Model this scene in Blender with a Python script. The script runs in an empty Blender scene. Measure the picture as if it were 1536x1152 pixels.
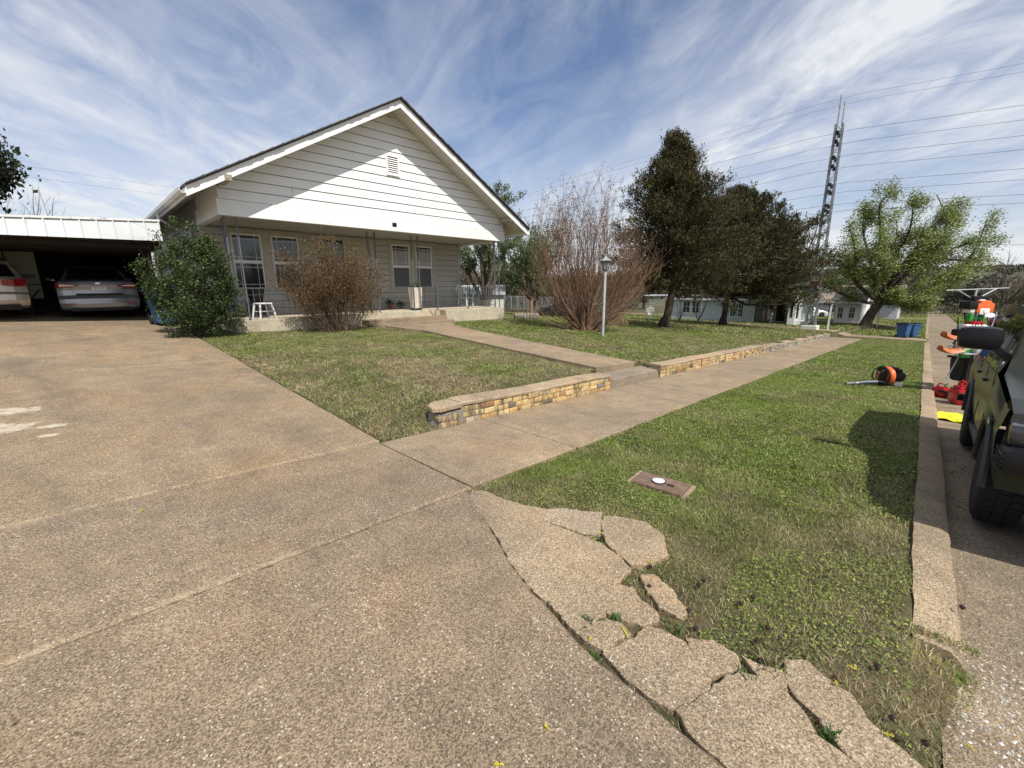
import bpy, bmesh, math, random
import numpy as np
from mathutils import Vector, Matrix
R = math.radians
random.seed(7); RNG = np.random.default_rng(7)
S = bpy.context.scene
COL = S.collection

# ------------------------------------------------------------------ terrain
def lerp(a, b, t): return a + (b-a)*t
XK = np.array([-200., -25, 0, 50, 120, 300, 700, 1400, 2500])
ZK = np.array([3.2, 1.275, 0, -2.55, -4.3, -10.6, -6., 24., 40.])
def base(X): return np.interp(X, XK, ZK)
def sstep(t):
    t = np.clip(t, 0, 1); return t*t*(3-2*t)
def G(X, Y):
    X = np.asarray(X, float); Y = np.asarray(Y, float)
    b = base(X)
    dr = b + .058*np.clip(Y-4.26, 0, 16)
    f = b + .28
    back = np.where(X < 14, .385-.0185*(X-3.34), .188-.068*(X-14))
    back = np.where(X > 48, b+.25, back)
    t = np.clip((Y-4.45)/9.4, 0, 1)
    lawn = lerp(f, back, t)
    k = sstep((X-2.35)/1.3)
    z = np.where(X < 2.3, dr, lerp(dr+.015, lawn, k))
    # in front of the wall end the bank comes down to the sidewalk
    near = sstep((Y-4.26)/.5)
    z = np.where((X >= 2.3) & (X < 3.1), lerp(b+.0, z, near), z)
    z = np.where(Y < 4.26, b, z)
    return z
def Gf(x, y): return float(G(x, y))

# ------------------------------------------------------------------ mesh builder
class MB:
    def __init__(s): s.v = []; s.f = []; s.c = []; s.col = (1, 1, 1)
    def add(s, vs, fs):
        o = len(s.v); s.v += [tuple(map(float, p)) for p in vs]; s.c += [s.col]*len(vs)
        s.f += [tuple(i+o for i in f) for f in fs]; return s
    def box(s, x0, y0, z0, x1, y1, z1):
        return s.add([(x0,y0,z0),(x1,y0,z0),(x1,y1,z0),(x0,y1,z0),(x0,y0,z1),(x1,y0,z1),(x1,y1,z1),(x0,y1,z1)],
            [(0,3,2,1),(4,5,6,7),(0,1,5,4),(1,2,6,5),(2,3,7,6),(3,0,4,7)])
    def bbox(s, x0, y0, z0, x1, y1, z1, b=.01):
        bm = bmesh.new(); bmesh.ops.create_cube(bm, size=1)
        for v in bm.verts:
            v.co = Vector(((x0+x1)/2+v.co.x*(x1-x0), (y0+y1)/2+v.co.y*(y1-y0), (z0+z1)/2+v.co.z*(z1-z0)))
        bmesh.ops.bevel(bm, geom=bm.edges[:], offset=b, segments=2, affect='EDGES', profile=.6)
        bm.verts.index_update(); s.add([v.co[:] for v in bm.verts], [[v.index for v in f.verts] for f in bm.faces]); bm.free(); return s
    def obox(s, c, ax, hx, hy, hz):
        c = Vector(c); ax = [Vector(a).normalized() for a in ax]
        vs = [c+ax[0]*hx*i+ax[1]*hy*j+ax[2]*hz*k for k in (-1,1) for i,j in ((-1,-1),(1,-1),(1,1),(-1,1))]
        return s.add(vs, [(0,3,2,1),(4,5,6,7),(0,1,5,4),(1,2,6,5),(2,3,7,6),(3,0,4,7)])
    def bar(s, a, b, w, h=None):
        h = h or w; a = Vector(a); b = Vector(b); d = (b-a); L = d.length; d.normalize()
        up = Vector((0,0,1)) if abs(d.z) < .95 else Vector((1,0,0))
        x = d.cross(up).normalized(); y = x.cross(d)
        return s.obox((a+b)/2, (x, y, d), w/2, h/2, L/2)
    def tube(s, pts, rad, n=6, cap=True):
        pts = [Vector(p) for p in pts]
        if not hasattr(rad, '__len__'): rad = [rad]*len(pts)
        vs = []; fs = []; m = len(pts)
        d0 = (pts[1]-pts[0]).normalized(); up = Vector((0,0,1)) if abs(d0.z) < .9 else Vector((1,0,0))
        x = d0.cross(up).normalized()
        for i, p in enumerate(pts):
            d = (pts[min(i+1,m-1)]-pts[max(i-1,0)]).normalized()
            x = (x-d*x.dot(d)).normalized(); y = d.cross(x)
            for k in range(n):
                a = 2*math.pi*k/n; vs.append(p+(x*math.cos(a)+y*math.sin(a))*rad[i])
        for i in range(m-1):
            for k in range(n):
                a = i*n+k; b = i*n+(k+1)%n; fs.append((a, b, b+n, a+n))
        if cap and n > 2: fs.append(tuple(range(n))[::-1]); fs.append(tuple(range((m-1)*n, m*n)))
        return s.add(vs, fs)
    def lathe(s, c, prof, n=16, axis='z'):
        vs = []; fs = []; m = len(prof)
        for r, z in prof:
            for k in range(n):
                a = 2*math.pi*k/n; p = (r*math.cos(a), r*math.sin(a), z)
                if axis == 'y': p = (p[0], p[2], p[1])
                if axis == 'x': p = (p[2], p[0], p[1])
                vs.append((c[0]+p[0], c[1]+p[1], c[2]+p[2]))
        for i in range(m-1):
            for k in range(n): a = i*n+k; b = i*n+(k+1)%n; fs.append((a,b,b+n,a+n))
        fs.append(tuple(range(n))[::-1]); fs.append(tuple(range((m-1)*n, m*n)))
        return s.add(vs, fs)
    def prism(s, poly, lo, hi, axis='z'):
        n = len(poly)
        def P(p, h): return {'z': (p[0],p[1],h), 'y': (p[0],h,p[1]), 'x': (h,p[0],p[1])}[axis]
        s.add([P(p, lo) for p in poly]+[P(p, hi) for p in poly],
              [tuple(range(n))[::-1], tuple(range(n, 2*n))]+[(i,(i+1)%n,(i+1)%n+n,i+n) for i in range(n)])
        return s
    def ball(s, c, r, sc=(1,1,1), seg=10, jit=0):
        bm = bmesh.new(); bmesh.ops.create_uvsphere(bm, u_segments=seg, v_segments=max(4,seg*2//3), radius=1)
        bm.verts.index_update(); vs = []
        for v in bm.verts:
            k = r*(1+random.uniform(-jit, jit)); vs.append((c[0]+v.co.x*k*sc[0], c[1]+v.co.y*k*sc[1], c[2]+v.co.z*k*sc[2]))
        s.add(vs, [[v.index for v in f.verts] for f in bm.faces]); bm.free(); return s

def link(o, parent=None):
    COL.objects.link(o)
    if parent is not None: o.parent = parent
    return o
def raw(name, V, F, mat, parent=None, C=None, smooth=False, offs=None, loops=None):
    """V: Nx3 array. F: MxK int array or list of tuples."""
    V = np.asarray(V, np.float32)
    if offs is not None: V = V-np.asarray(offs, np.float32)
    me = bpy.data.meshes.new(name)
    if isinstance(F, np.ndarray):
        M, K = F.shape
        me.vertices.add(len(V)); me.vertices.foreach_set('co', V.ravel())
        me.loops.add(M*K); me.loops.foreach_set('vertex_index', F.astype(np.int32).ravel())
        me.polygons.add(M); me.polygons.foreach_set('loop_start', np.arange(0, M*K, K, dtype=np.int32))
        me.update(calc_edges=True)
    else:
        me.from_pydata([tuple(p) for p in V.tolist()], [], F)
    if C is not None:
        a = me.color_attributes.new('Col', 'FLOAT_COLOR', 'POINT')
        C4 = np.ones((len(V), 4), np.float32); C4[:, :3] = C; a.data.foreach_set('color', C4.ravel())
    if smooth: me.polygons.foreach_set('use_smooth', np.ones(len(me.polygons), bool))
    if mat: me.materials.append(mat)
    return link(bpy.data.objects.new(name, me), parent)
def obj(name, mb, mat, parent=None, smooth=False, col=False, world=False, bevel=0, auto=None):
    offs = parent.location[:] if (world and parent) else None
    if world and parent and parent.parent: offs = (parent.parent.location+parent.location)[:]
    o = raw(name, np.array(mb.v), mb.f, mat, parent, np.array(mb.c) if col else None, False, offs)
    if smooth:
        me = o.data; bm = bmesh.new(); bm.from_mesh(me)
        for f in bm.faces: f.smooth = True
        for e in bm.edges:
            if len(e.link_faces) == 2 and e.calc_face_angle(0) > R(auto or 38): e.smooth = False
        bm.to_mesh(me); bm.free()
    if bevel:
        m = o.modifiers.new('b', 'BEVEL'); m.width = bevel; m.segments = 2; m.limit_method = 'ANGLE'
    return o
def tag(o, label, cat, group=None, kind=None):
    if label: o['label'] = label
    if cat: o['category'] = cat
    if group: o['group'] = group
    if kind: o['kind'] = kind
    return o
def thing(name, label, cat, loc=(0,0,0), rz=0, group=None):
    o = bpy.data.objects.new(name, None); o.location = loc; o.rotation_euler = (0,0,rz); o.empty_display_size = .1
    link(o); return tag(o, label, cat, group)
def struct(o): o['kind'] = 'structure'; return o
def copytree(o, parent=None):
    c = o.copy(); COL.objects.link(c)
    if parent is not None: c.parent = parent
    for ch in [x for x in S.objects if x.parent == o]: copytree(ch, c)
    return c

# ------------------------------------------------------------------ materials
def newmat(name):
    m = bpy.data.materials.new(name); m.use_nodes = True; nt = m.node_tree
    return m, nt, nt.nodes['Principled BSDF']
def N(nt, t, **k):
    n = nt.nodes.new(t)
    for a, v in k.items():
        if a == 'inp':
            for i, w in v.items(): n.inputs[i].default_value = w
        else: setattr(n, a, v)
    return n
def ramp(nt, stops, src, interp='LINEAR'):
    n = nt.nodes.new('ShaderNodeValToRGB'); n.color_ramp.interpolation = interp; e = n.color_ramp.elements
    while len(e) > 1: e.remove(e[0])
    e[0].position = stops[0][0]; e[0].color = (*c3(stops[0][1]), 1)
    for p, c in stops[1:]: q = e.new(p); q.color = (*c3(c), 1)
    nt.links.new(src, n.inputs[0]); return n.outputs[0]
def c3(c): return (c, c, c) if not hasattr(c, '__len__') else c
def mix(nt, a, b, fac, mode='MIX'):
    n = nt.nodes.new('ShaderNodeMix'); n.data_type = 'RGBA'; n.blend_type = mode
    for s, v in ((n.inputs[0], fac), (n.inputs[6], a), (n.inputs[7], b)):
        if hasattr(v, 'is_linked') or isinstance(v, bpy.types.NodeSocket): nt.links.new(v, s)
        elif s == n.inputs[0]: s.default_value = v
        else: s.default_value = (*c3(v), 1)
    return n.outputs[2]
def noise(nt, vec, scale, detail=4, rough=.55, dist=0, out=0):
    n = N(nt, 'ShaderNodeTexNoise'); n.inputs['Scale'].default_value = scale; n.inputs['Detail'].default_value = detail
    n.inputs['Roughness'].default_value = rough; n.inputs['Distortion'].default_value = dist
    nt.links.new(vec, n.inputs['Vector']); return n.outputs[out]
def voro(nt, vec, scale, out='Distance', feat='F1', rnd=1):
    n = N(nt, 'ShaderNodeTexVoronoi'); n.feature = feat; n.inputs['Scale'].default_value = scale; n.inputs['Randomness'].default_value = rnd
    nt.links.new(vec, n.inputs['Vector']); return n.outputs[out]
def mapv(nt, vec, scale=(1,1,1), rot=(0,0,0), loc=(0,0,0)):
    n = N(nt, 'ShaderNodeMapping'); n.inputs['Scale'].default_value = scale; n.inputs['Rotation'].default_value = rot; n.inputs['Location'].default_value = loc
    nt.links.new(vec, n.inputs[0]); return n.outputs[0]
def pos(nt): return N(nt, 'ShaderNodeNewGeometry').outputs['Position']
def objc(nt): return N(nt, 'ShaderNodeTexCoord').outputs['Object']
def bump(nt, bs, h, strength=.3, dist=.01):
    n = N(nt, 'ShaderNodeBump'); n.inputs['Strength'].default_value = strength; n.inputs['Distance'].default_value = dist
    nt.links.new(h, n.inputs['Height']); nt.links.new(n.outputs[0], bs.inputs['Normal'])
def math_(nt, op, a, b=0.0):
    n = N(nt, 'ShaderNodeMath', operation=op)
    for i, v in enumerate((a, b)):
        if isinstance(v, bpy.types.NodeSocket): nt.links.new(v, n.inputs[i])
        else: n.inputs[i].default_value = v
    return n.outputs[0]
def M(name, c, rough=.6, var=.15, scale=6, metal=0, bmp=0, attr=False, dirt=None, spec=.5, coat=0, bscale=None):
    m, nt, bs = newmat(name); p = objc(nt)
    if attr: a = N(nt, 'ShaderNodeAttribute', attribute_name='Col'); src = mix(nt, c, a.outputs['Color'], 1, 'MULTIPLY')
    else:
        r = N(nt, 'ShaderNodeRGB'); r.outputs[0].default_value = (*c, 1); src = r.outputs[0]
    n1 = noise(nt, p, scale, 5); v = ramp(nt, [(.3, 1-var), (.7, 1+var)], n1)
    src = mix(nt, src, v, 1, 'MULTIPLY')
    if dirt:
        d = noise(nt, p, dirt[1], 6, .65); f = ramp(nt, [(dirt[2], 0), (dirt[2]+.15, 1)], d); f = math_(nt, 'MULTIPLY', f, dirt[3] if len(dirt) > 3 else .7)
        src = mix(nt, src, dirt[0], f)
    nt.links.new(src, bs.inputs['Base Color']); bs.inputs['Roughness'].default_value = rough; bs.inputs['Metallic'].default_value = metal
    bs.inputs['Specular IOR Level'].default_value = spec
    if coat: bs.inputs['Coat Weight'].default_value = coat; bs.inputs['Coat Roughness'].default_value = .06
    if bmp: bump(nt, bs, noise(nt, p, bscale or scale*6, 4), bmp)
    return m
def leafmat(name, tint=(1,1,1), trans=.35, rough=.5):
    m, nt, bs = newmat(name); a = N(nt, 'ShaderNodeAttribute', attribute_name='Col')
    c = mix(nt, a.outputs['Color'], tint, 1, 'MULTIPLY'); nt.links.new(c, bs.inputs['Base Color'])
    bs.inputs['Roughness'].default_value = rough; bs.inputs['Specular IOR Level'].default_value = .3
    if trans:
        t = N(nt, 'ShaderNodeBsdfTranslucent'); nt.links.new(c, t.inputs[0]); mx = N(nt, 'ShaderNodeMixShader'); mx.inputs[0].default_value = trans
        nt.links.new(bs.outputs[0], mx.inputs[1]); nt.links.new(t.outputs[0], mx.inputs[2]); nt.links.new(mx.outputs[0], nt.nodes['Material Output'].inputs[0])
    return m
def concrete(name, base_c=(.240,.184,.124), chips=1.0, warm=0.0, fine=True, stain=.6, joints=False, spots=()):
    m, nt, bs = newmat(name); p = pos(nt)
    big = noise(nt, p, .55, 5, .6, .3); mid = noise(nt, p, 3.2, 6, .62)
    b = np.array(base_c)
    c = mix(nt, tuple(b*.78), tuple(b*np.array((1.15,1.11,1.04))), ramp(nt, [(.32, 0), (.68, 1)], big))
    c = mix(nt, c, tuple(b*np.array((1.18,1.0,.82))), math_(nt, 'MULTIPLY', ramp(nt, [(.5, 0), (.72, 1)], noise(nt, mapv(nt, p, loc=(7,3,0)), .9, 4)), .6))
    c = mix(nt, c, tuple(b*.62), math_(nt, 'MULTIPLY', ramp(nt, [(.52, 0), (.75, 1)], noise(nt, mapv(nt, p, (1,.35,1), loc=(2,9,0)), 1.6, 6, .6, .5)), stain))
    c = mix(nt, c, ramp(nt, [(.25, .8), (.75, 1.22)], mid), 1, 'MULTIPLY')
    if fine:
        g = voro(nt, p, 170, 'Color'); gs = N(nt, 'ShaderNodeSeparateColor'); nt.links.new(g, gs.inputs[0])
        c = mix(nt, c, ramp(nt, [(0, .45), (.5, 1.0), (1, 1.65)], gs.outputs[0]), 1, 'MULTIPLY')
        # pale stone chips: cells picked at random, denser in patches
        v2 = N(nt, 'ShaderNodeTexVoronoi'); v2.inputs['Scale'].default_value = 105
        nt.links.new(mapv(nt, p, (1,1,1), (0,0,.7)), v2.inputs['Vector']); s2 = N(nt, 'ShaderNodeSeparateColor'); nt.links.new(v2.outputs['Color'], s2.inputs[0])
        patch = noise(nt, p, 1.7, 3); th = math_(nt, 'SUBTRACT', .985, math_(nt, 'MULTIPLY', ramp(nt, [(.35, 0), (.75, 1)], patch), .2*chips))
        pick = math_(nt, 'GREATER_THAN', s2.outputs[1], th); near = math_(nt, 'LESS_THAN', v2.outputs['Distance'], math_(nt, 'MULTIPLY', s2.outputs[2], .55))
        chip = math_(nt, 'MULTIPLY', pick, near)
        c = mix(nt, c, (.56,.51,.43), math_(nt, 'MULTIPLY', chip, .85))
        dk = math_(nt, 'MULTIPLY', math_(nt, 'LESS_THAN', s2.outputs[0], .10), math_(nt, 'LESS_THAN', v2.outputs['Distance'], .3))
        c = mix(nt, c, tuple(b*.42), math_(nt, 'MULTIPLY', dk, .6))
        h = math_(nt, 'ADD', voro(nt, p, 150), math_(nt, 'MULTIPLY', noise(nt, p, 45, 3), .9)); bump(nt, bs, h, .35, .004)
    sx = N(nt, 'ShaderNodeSeparateXYZ'); nt.links.new(p, sx.inputs[0]); wob = math_(nt, 'MULTIPLY', math_(nt, 'SUBTRACT', noise(nt, p, 7, 5, .7), .5), .10)
    if joints:   # pale crumbled margins along the slab joints
        for yj, ww in ((2.615, .045), (4.26, .035), (9.71, .05)):
            d = math_(nt, 'ABSOLUTE', math_(nt, 'ADD', math_(nt, 'SUBTRACT', sx.outputs[1], yj), wob)); f = ramp(nt, [(0, .6), (ww*.5, .35), (ww*1.3, 0)], d)
            c = mix(nt, c, (.42,.35,.24), math_(nt, 'MULTIPLY', f, ramp(nt, [(.44, .0), (.62, .9)], noise(nt, p, 5, 6, .75))))
        # dark tyre and oil marks running up the drive
        tr = ramp(nt, [(.56, 0), (.74, 1)], noise(nt, mapv(nt, p, (1.0,.22,1), loc=(3.3,1.7,0)), 1.9, 6, .65, .8)); c = mix(nt, c, (.095,.082,.07), math_(nt, 'MULTIPLY', tr, .5))
    for (ax, ay, rx_, ry_) in spots:
        dx = math_(nt, 'DIVIDE', math_(nt, 'SUBTRACT', sx.outputs[0], ax), rx_); dy = math_(nt, 'DIVIDE', math_(nt, 'SUBTRACT', sx.outputs[1], ay), ry_)
        d = math_(nt, 'ADD', math_(nt, 'ADD', math_(nt, 'MULTIPLY', dx, dx), math_(nt, 'MULTIPLY', dy, dy)), math_(nt, 'MULTIPLY', math_(nt, 'SUBTRACT', noise(nt, p, 5.5, 6, .75, .5), .5), 4.5))
        c = mix(nt, c, (.62,.56,.44), math_(nt, 'MULTIPLY', ramp(nt, [(.6, .6), (1.15, 0)], d), ramp(nt, [(.35, .3), (.55, 1)], noise(nt, p, 14, 4))))
    nt.links.new(c, bs.inputs['Base Color']); bs.inputs['Roughness'].default_value = .9; bs.inputs['Specular IOR Level'].default_value = .25
    return m
mt = {}
mt['drive'] = concrete('driveway concrete', joints=True, spots=[(-.72,7.45,.42,.16),(-.70,6.75,.30,.22),(-.28,6.62,.12,.07),(-.30,6.27,.11,.05)])
mt['apron'] = concrete('apron concrete', (.228,.176,.122), 1.3, joints=True)
mt['broken'] = concrete('broken concrete', (.285,.222,.152), 1.2)
mt['brokenpale'] = concrete('pale broken concrete', (.305,.242,.172), 2.0)
mt['walk'] = concrete('sidewalk concrete', (.255,.200,.140), .25, stain=.65)
mt['kerb'] = concrete('kerb concrete', (.27,.212,.145), .5)
mt['street'] = concrete('street concrete', (.215,.172,.122), .8, stain=.9)
mt['slab'] = concrete('porch concrete', (.44,.40,.31), .1, stain=.25)
def soilmat():
    m, nt, bs = newmat('soil and thatch'); p = pos(nt)
    a = noise(nt, p, 1.3, 6, .6); b = noise(nt, p, 26, 5, .7)
    c = mix(nt, (.06,.065,.028), (.15,.112,.068), ramp(nt, [(.42, 0), (.62, 1)], a))
    c = mix(nt, c, (.07,.085,.03), ramp(nt, [(.5, 0), (.75, 1)], noise(nt, p, .35, 4)))
    c = mix(nt, c, ramp(nt, [(.25, .45), (.75, 1.5)], b), 1, 'MULTIPLY')
    nt.links.new(c, bs.inputs['Base Color']); bs.inputs['Roughness'].default_value = .95; bs.inputs['Specular IOR Level'].default_value = .1
    bump(nt, bs, b, .7, .03); return m
mt['soil'] = soilmat()
def farmat():
    m, nt, bs = newmat('distant ground cover'); p = pos(nt)
    c = mix(nt, (.07,.075,.035), (.13,.11,.06), ramp(nt, [(.4, 0), (.6, 1)], noise(nt, p, .03, 6, .65)))
    c = mix(nt, c, (.035,.045,.025), ramp(nt, [(.45, 0), (.6, 1)], noise(nt, p, .09, 5, .7)))
    nt.links.new(c, bs.inputs['Base Color']); bs.inputs['Roughness'].default_value = 1; return m
mt['far'] = farmat()
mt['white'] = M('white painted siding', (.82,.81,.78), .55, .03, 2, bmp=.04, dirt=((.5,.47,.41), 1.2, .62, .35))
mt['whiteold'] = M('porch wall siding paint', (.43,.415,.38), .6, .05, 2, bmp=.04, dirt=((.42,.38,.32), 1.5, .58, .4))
mt['cream'] = M('cream window trim', (.42,.39,.32), .6, .06, 5)
mt['soffit'] = M('beadboard soffit paint', (.62,.58,.50), .7, .06, 3)
mt['shingle'] = M('dark asphalt shingle', (.075,.07,.068), .95, .35, 30, bmp=.4)
mt['iron'] = M('grey painted iron', (.10,.11,.125), .5, .2, 12, spec=.5)
mt['black'] = M('black plastic', (.009,.009,.010), .42, .2, 20, spec=.3)
mt['rubber'] = M('tyre rubber', (.011,.011,.012), .8, .25, 40, bmp=.2)
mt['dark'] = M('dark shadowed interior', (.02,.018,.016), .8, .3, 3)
mt['galv'] = M('galvanised steel', (.42,.43,.44), .45, .18, 7, metal=.5, dirt=((.25,.2,.15), 4, .6, .4))
mt['alu'] = M('bare aluminium', (.65,.66,.68), .35, .06, 10, metal=.7)
mt['flare'] = M('grey flare plastic', (.04,.042,.04), .5, .1, 9)
mt['chrome'] = M('chrome', (.7,.7,.7), .12, .02, 5, metal=1)
def glassmat(name, c, rough=.05):
    m, nt, bs = newmat(name); p = objc(nt)
    n = ramp(nt, [(.3, tuple(x*.7 for x in c)), (.7, tuple(x*1.2 for x in c))], noise(nt, p, 1.3, 2)); nt.links.new(n, bs.inputs['Base Color'])
    bs.inputs['Roughness'].default_value = rough; bs.inputs['Specular IOR Level'].default_value = .8
    bump(nt, bs, noise(nt, p, 1.1, 2), .05, .05); return m
mt['glass'] = glassmat('dark window glass', (.03,.032,.036))
mt['tint'] = glassmat('tinted car glass', (.008,.009,.01), .04)
mt['shade'] = M('pale window shade', (.33,.34,.36), .25, .05, 3)
mt['screen'] = M('insect screen', (.10,.105,.115), .5, .1, 9)
mt['bark'] = M('grey brown bark', (.12,.09,.065), .95, .4, 14, bmp=.8)
mt['darkbark'] = M('dark trunk bark', (.06,.042,.03), .95, .4, 14, bmp=.8)
mt['twig'] = M('tan stems', (.20,.12,.072), .8, .3, 9)
mt['redtwig'] = M('reddish stems', (.13,.085,.055), .8, .3, 9)
mt['leaf'] = leafmat('leaves'); mt['leafg'] = leafmat('glossy leaves', trans=.15, rough=.5); mt['needle'] = leafmat('cedar foliage', trans=.12, rough=.7)
mt['grassb'] = leafmat('grass blades', trans=.3, rough=.6)
mt['blue'] = M('blue bin plastic', (.018,.085,.22), .45, .12, 6)
mt['red'] = M('red plastic', (.42,.012,.016), .38, .12, 6, coat=.1)
mt['orange'] = M('orange plastic', (.72,.13,.025), .4, .12, 9)
mt['rust'] = M('worn orange guard', (.45,.14,.05), .5, .25, 9)
mt['green'] = M('green bottle plastic', (.03,.26,.04), .3, .1, 9)
mt['wplastic'] = M('white plastic', (.72,.71,.68), .4, .05, 6)
mt['yellow'] = M('high visibility yellow cloth', (.72,.72,.02), .7, .1, 14, bmp=.3)
mt['attr'] = M('mixed colours', (1,1,1), .85, .15, 30, attr=True, bmp=.3)
mt['attrs'] = M('mixed smooth colours', (1,1,1), .45, .05, 10, attr=True)
def brickmat():
    m, nt, bs = newmat('yellow stone block'); p = pos(nt); a = N(nt, 'ShaderNodeAttribute', attribute_name='Col')
    c = mix(nt, a.outputs['Color'], ramp(nt, [(.25, .6), (.75, 1.3)], noise(nt, p, 22, 6, .7)), 1, 'MULTIPLY')
    c = mix(nt, c, (.07,.055,.042), math_(nt, 'MULTIPLY', ramp(nt, [(.5, 0), (.62, 1)], noise(nt, mapv(nt, p, (1,1,.35)), 6, 6, .75)), .8))
    nt.links.new(c, bs.inputs['Base Color']); bs.inputs['Roughness'].default_value = .9; bump(nt, bs, noise(nt, p, 60, 5), .5, .01); return m
mt['brick'] = brickmat()
mt['mortar'] = concrete('old mortar', (.24,.20,.15), 0)
mt['cap'] = concrete('wall cap concrete', (.33,.26,.18), .3, stain=.9)

# ------------------------------------------------------------------ world, sun, camera
LD = Vector((.222, .747, -1.03)).normalized()
W = bpy.data.worlds.new('World'); S.world = W; W.use_nodes = True; nt = W.node_tree; bg = nt.nodes['Background']
sky = N(nt, 'ShaderNodeTexSky'); sky.sky_type = 'NISHITA'; sky.sun_disc = False
sky.sun_elevation = R(52.9); sky.sun_rotation = math.atan2(-LD.x, -LD.y); sky.air_density = 1.0; sky.dust_density = .6; sky.ozone_density = 2.2
tc = N(nt, 'ShaderNodeTexCoord').outputs['Generated']; sp = N(nt, 'ShaderNodeSeparateXYZ'); nt.links.new(tc, sp.inputs[0])
zz = math_(nt, 'ADD', math_(nt, 'MAXIMUM', sp.outputs[2], 0.0), .13)
cx = N(nt, 'ShaderNodeCombineXYZ'); nt.links.new(math_(nt, 'DIVIDE', sp.outputs[0], zz), cx.inputs[0]); nt.links.new(math_(nt, 'DIVIDE', sp.outputs[1], zz), cx.inputs[1])
def cl(rot, sc, loc, scale, det, rough, dist, lo, hi):
    v = mapv(nt, mapv(nt, cx.outputs[0], rot=(0,0,rot)), scale=sc, loc=loc)
    return ramp(nt, [(lo, 0), (hi, 1)], noise(nt, v, scale, det, rough, dist))
a1 = cl(R(-46), (.35, 1.0, 1), (3.1, 7.7, 0), 1.15, 9, .56, 1.1, 0.38, .64)       # long streaks
a2 = cl(R(-60), (.5, 1.0, 1), (11.3, 2.2, 0), 2.6, 9, .62, 2.4, .42, .72)         # feathers
a3 = cl(R(-30), (.6, 1.0, 1), (5.9, 14.4, 0), .55, 5, .5, .6, .38, .62)         # broad veil
den = math_(nt, 'ADD', math_(nt, 'MULTIPLY', a1, .62), math_(nt, 'MULTIPLY', a2, .42))
den = math_(nt, 'ADD', math_(nt, 'MULTIPLY', den, math_(nt, 'ADD', math_(nt, 'MULTIPLY', a3, .75), .35)), math_(nt, 'MULTIPLY', a3, .22))
hz = ramp(nt, [(0, .55), (.10, .34), (.35, .04), (1, 0)], math_(nt, 'MAXIMUM', sp.outputs[2], 0.0))
den = math_(nt, 'MINIMUM', math_(nt, 'ADD', math_(nt, 'ADD', den, hz), .0), .95)
skyc = mix(nt, sky.outputs[0], (.98,1.0,1.12), 1, 'MULTIPLY')
fin = mix(nt, skyc, (7.9,8.1,8.4), den)
nt.links.new(fin, bg.inputs[0]); bg.inputs[1].default_value = .10
sl = bpy.data.lights.new('sun', 'SUN'); sl.energy = 4.9; sl.angle = R(.53); sl.color = (1, .96, .885)
so = bpy.data.objects.new('sun', sl); COL.objects.link(so); so.rotation_euler = LD.to_track_quat('-Z', 'Y').to_euler(); so.location = (0,-10,20)
cam = bpy.data.cameras.new('camera'); co = bpy.data.objects.new('camera', cam); COL.objects.link(co); S.camera = co
cam.sensor_fit = 'HORIZONTAL'; cam.sensor_width = 36; cam.lens = 640/1536*36; cam.clip_end = 6000; cam.clip_start = .05
AZ = R(43.9); P_ = R(12.85); RL = R(.4)
fw = Vector((math.cos(AZ), math.sin(AZ), 0)); rt = Vector((math.sin(AZ), -math.cos(AZ), 0)); up = Vector((0,0,1))
f_ = fw*math.cos(P_)-up*math.sin(P_); u_ = up*math.cos(P_)+fw*math.sin(P_)
r2 = rt*math.cos(RL)-u_*math.sin(RL); u2 = u_*math.cos(RL)+rt*math.sin(RL)
m4 = Matrix((( r2.x,u2.x,-f_.x,0),(r2.y,u2.y,-f_.y,0),(r2.z,u2.z,-f_.z,1.6),(0,0,0,1))); co.matrix_world = m4
S.view_settings.view_transform = 'Standard'; S.view_settings.look = 'None'; S.view_settings.exposure = .12; S.view_settings.gamma = 1
S.render.engine = 'CYCLES'; S.cycles.max_bounces = 6; S.cycles.transparent_max_bounces = 8

# ------------------------------------------------------------------ ground
def px(x, y, dep):   # metres for a sight line read off the photograph at a chosen distance
    d = r2*((x-768)/640)+u2*((576-y)/640)+f_; k = dep/d.dot(fw); p = Vector((0,0,1.6))+d*k; return p
def gridmesh(xs, ys, zf, name, mat, smooth=True):
    X, Y = np.meshgrid(xs, ys); Z = zf(X, Y); nx = len(xs); ny = len(ys)
    V = np.stack([X, Y, Z], -1).reshape(-1, 3)
    i = np.arange(nx-1); j = np.arange(ny-1); I, J = np.meshgrid(i, j); a = (J*nx+I).ravel()
    F = np.stack([a, a+1, a+nx+1, a+nx], -1); return raw(name, V, F, mat, smooth=smooth)
def redge(X): return np.interp(X, [46, 53], [-9.5, -2.95])
def terr(X, Y):
    z = G(X, Y)-.02
    z = np.where((Y < -.25) & (Y > redge(X)) & (X > 2.78), z-.35, z)              # under the street
    z = np.where((X <= 2.78) & (Y < -.1) & (Y > -.49), z-.10*sstep((-.1-Y)/.38), z)
    z = np.where((X <= 2.78) & (Y <= -.49) & (Y > -9.5), z-.35, z)
    z = np.where((X > 7.1) & (X < 9.36) & (Y > 4.2) & (Y < 4.8), base(X)-.05, z)
    z = np.where((X < 2.25) & (Y < 60) & (Y > 2.2), z-.004, z)
    z = np.where((X < 2.7) & (Y <= 2.2) & (Y > -.2), z+.008, z)      # under the driveway slabs
    z = np.where((Y > 2.62) & (Y < 4.2) & (X < 34.5) & (X>2.2), z-.08, z)
    far = sstep((np.abs(Y)-60)/400)*8 + sstep((np.hypot(X, Y)-500)/900)*18
    z = z + np.where(X < 300, far*sstep((np.hypot(X,Y)-80)/200), far*.6)
    z = z + .012*np.sin(X*2.1+Y*1.3)*np.sin(Y*2.7-X*.9)*np.where((Y > 4.6) & (X > 3.3), 1, 0)
    return z
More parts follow.
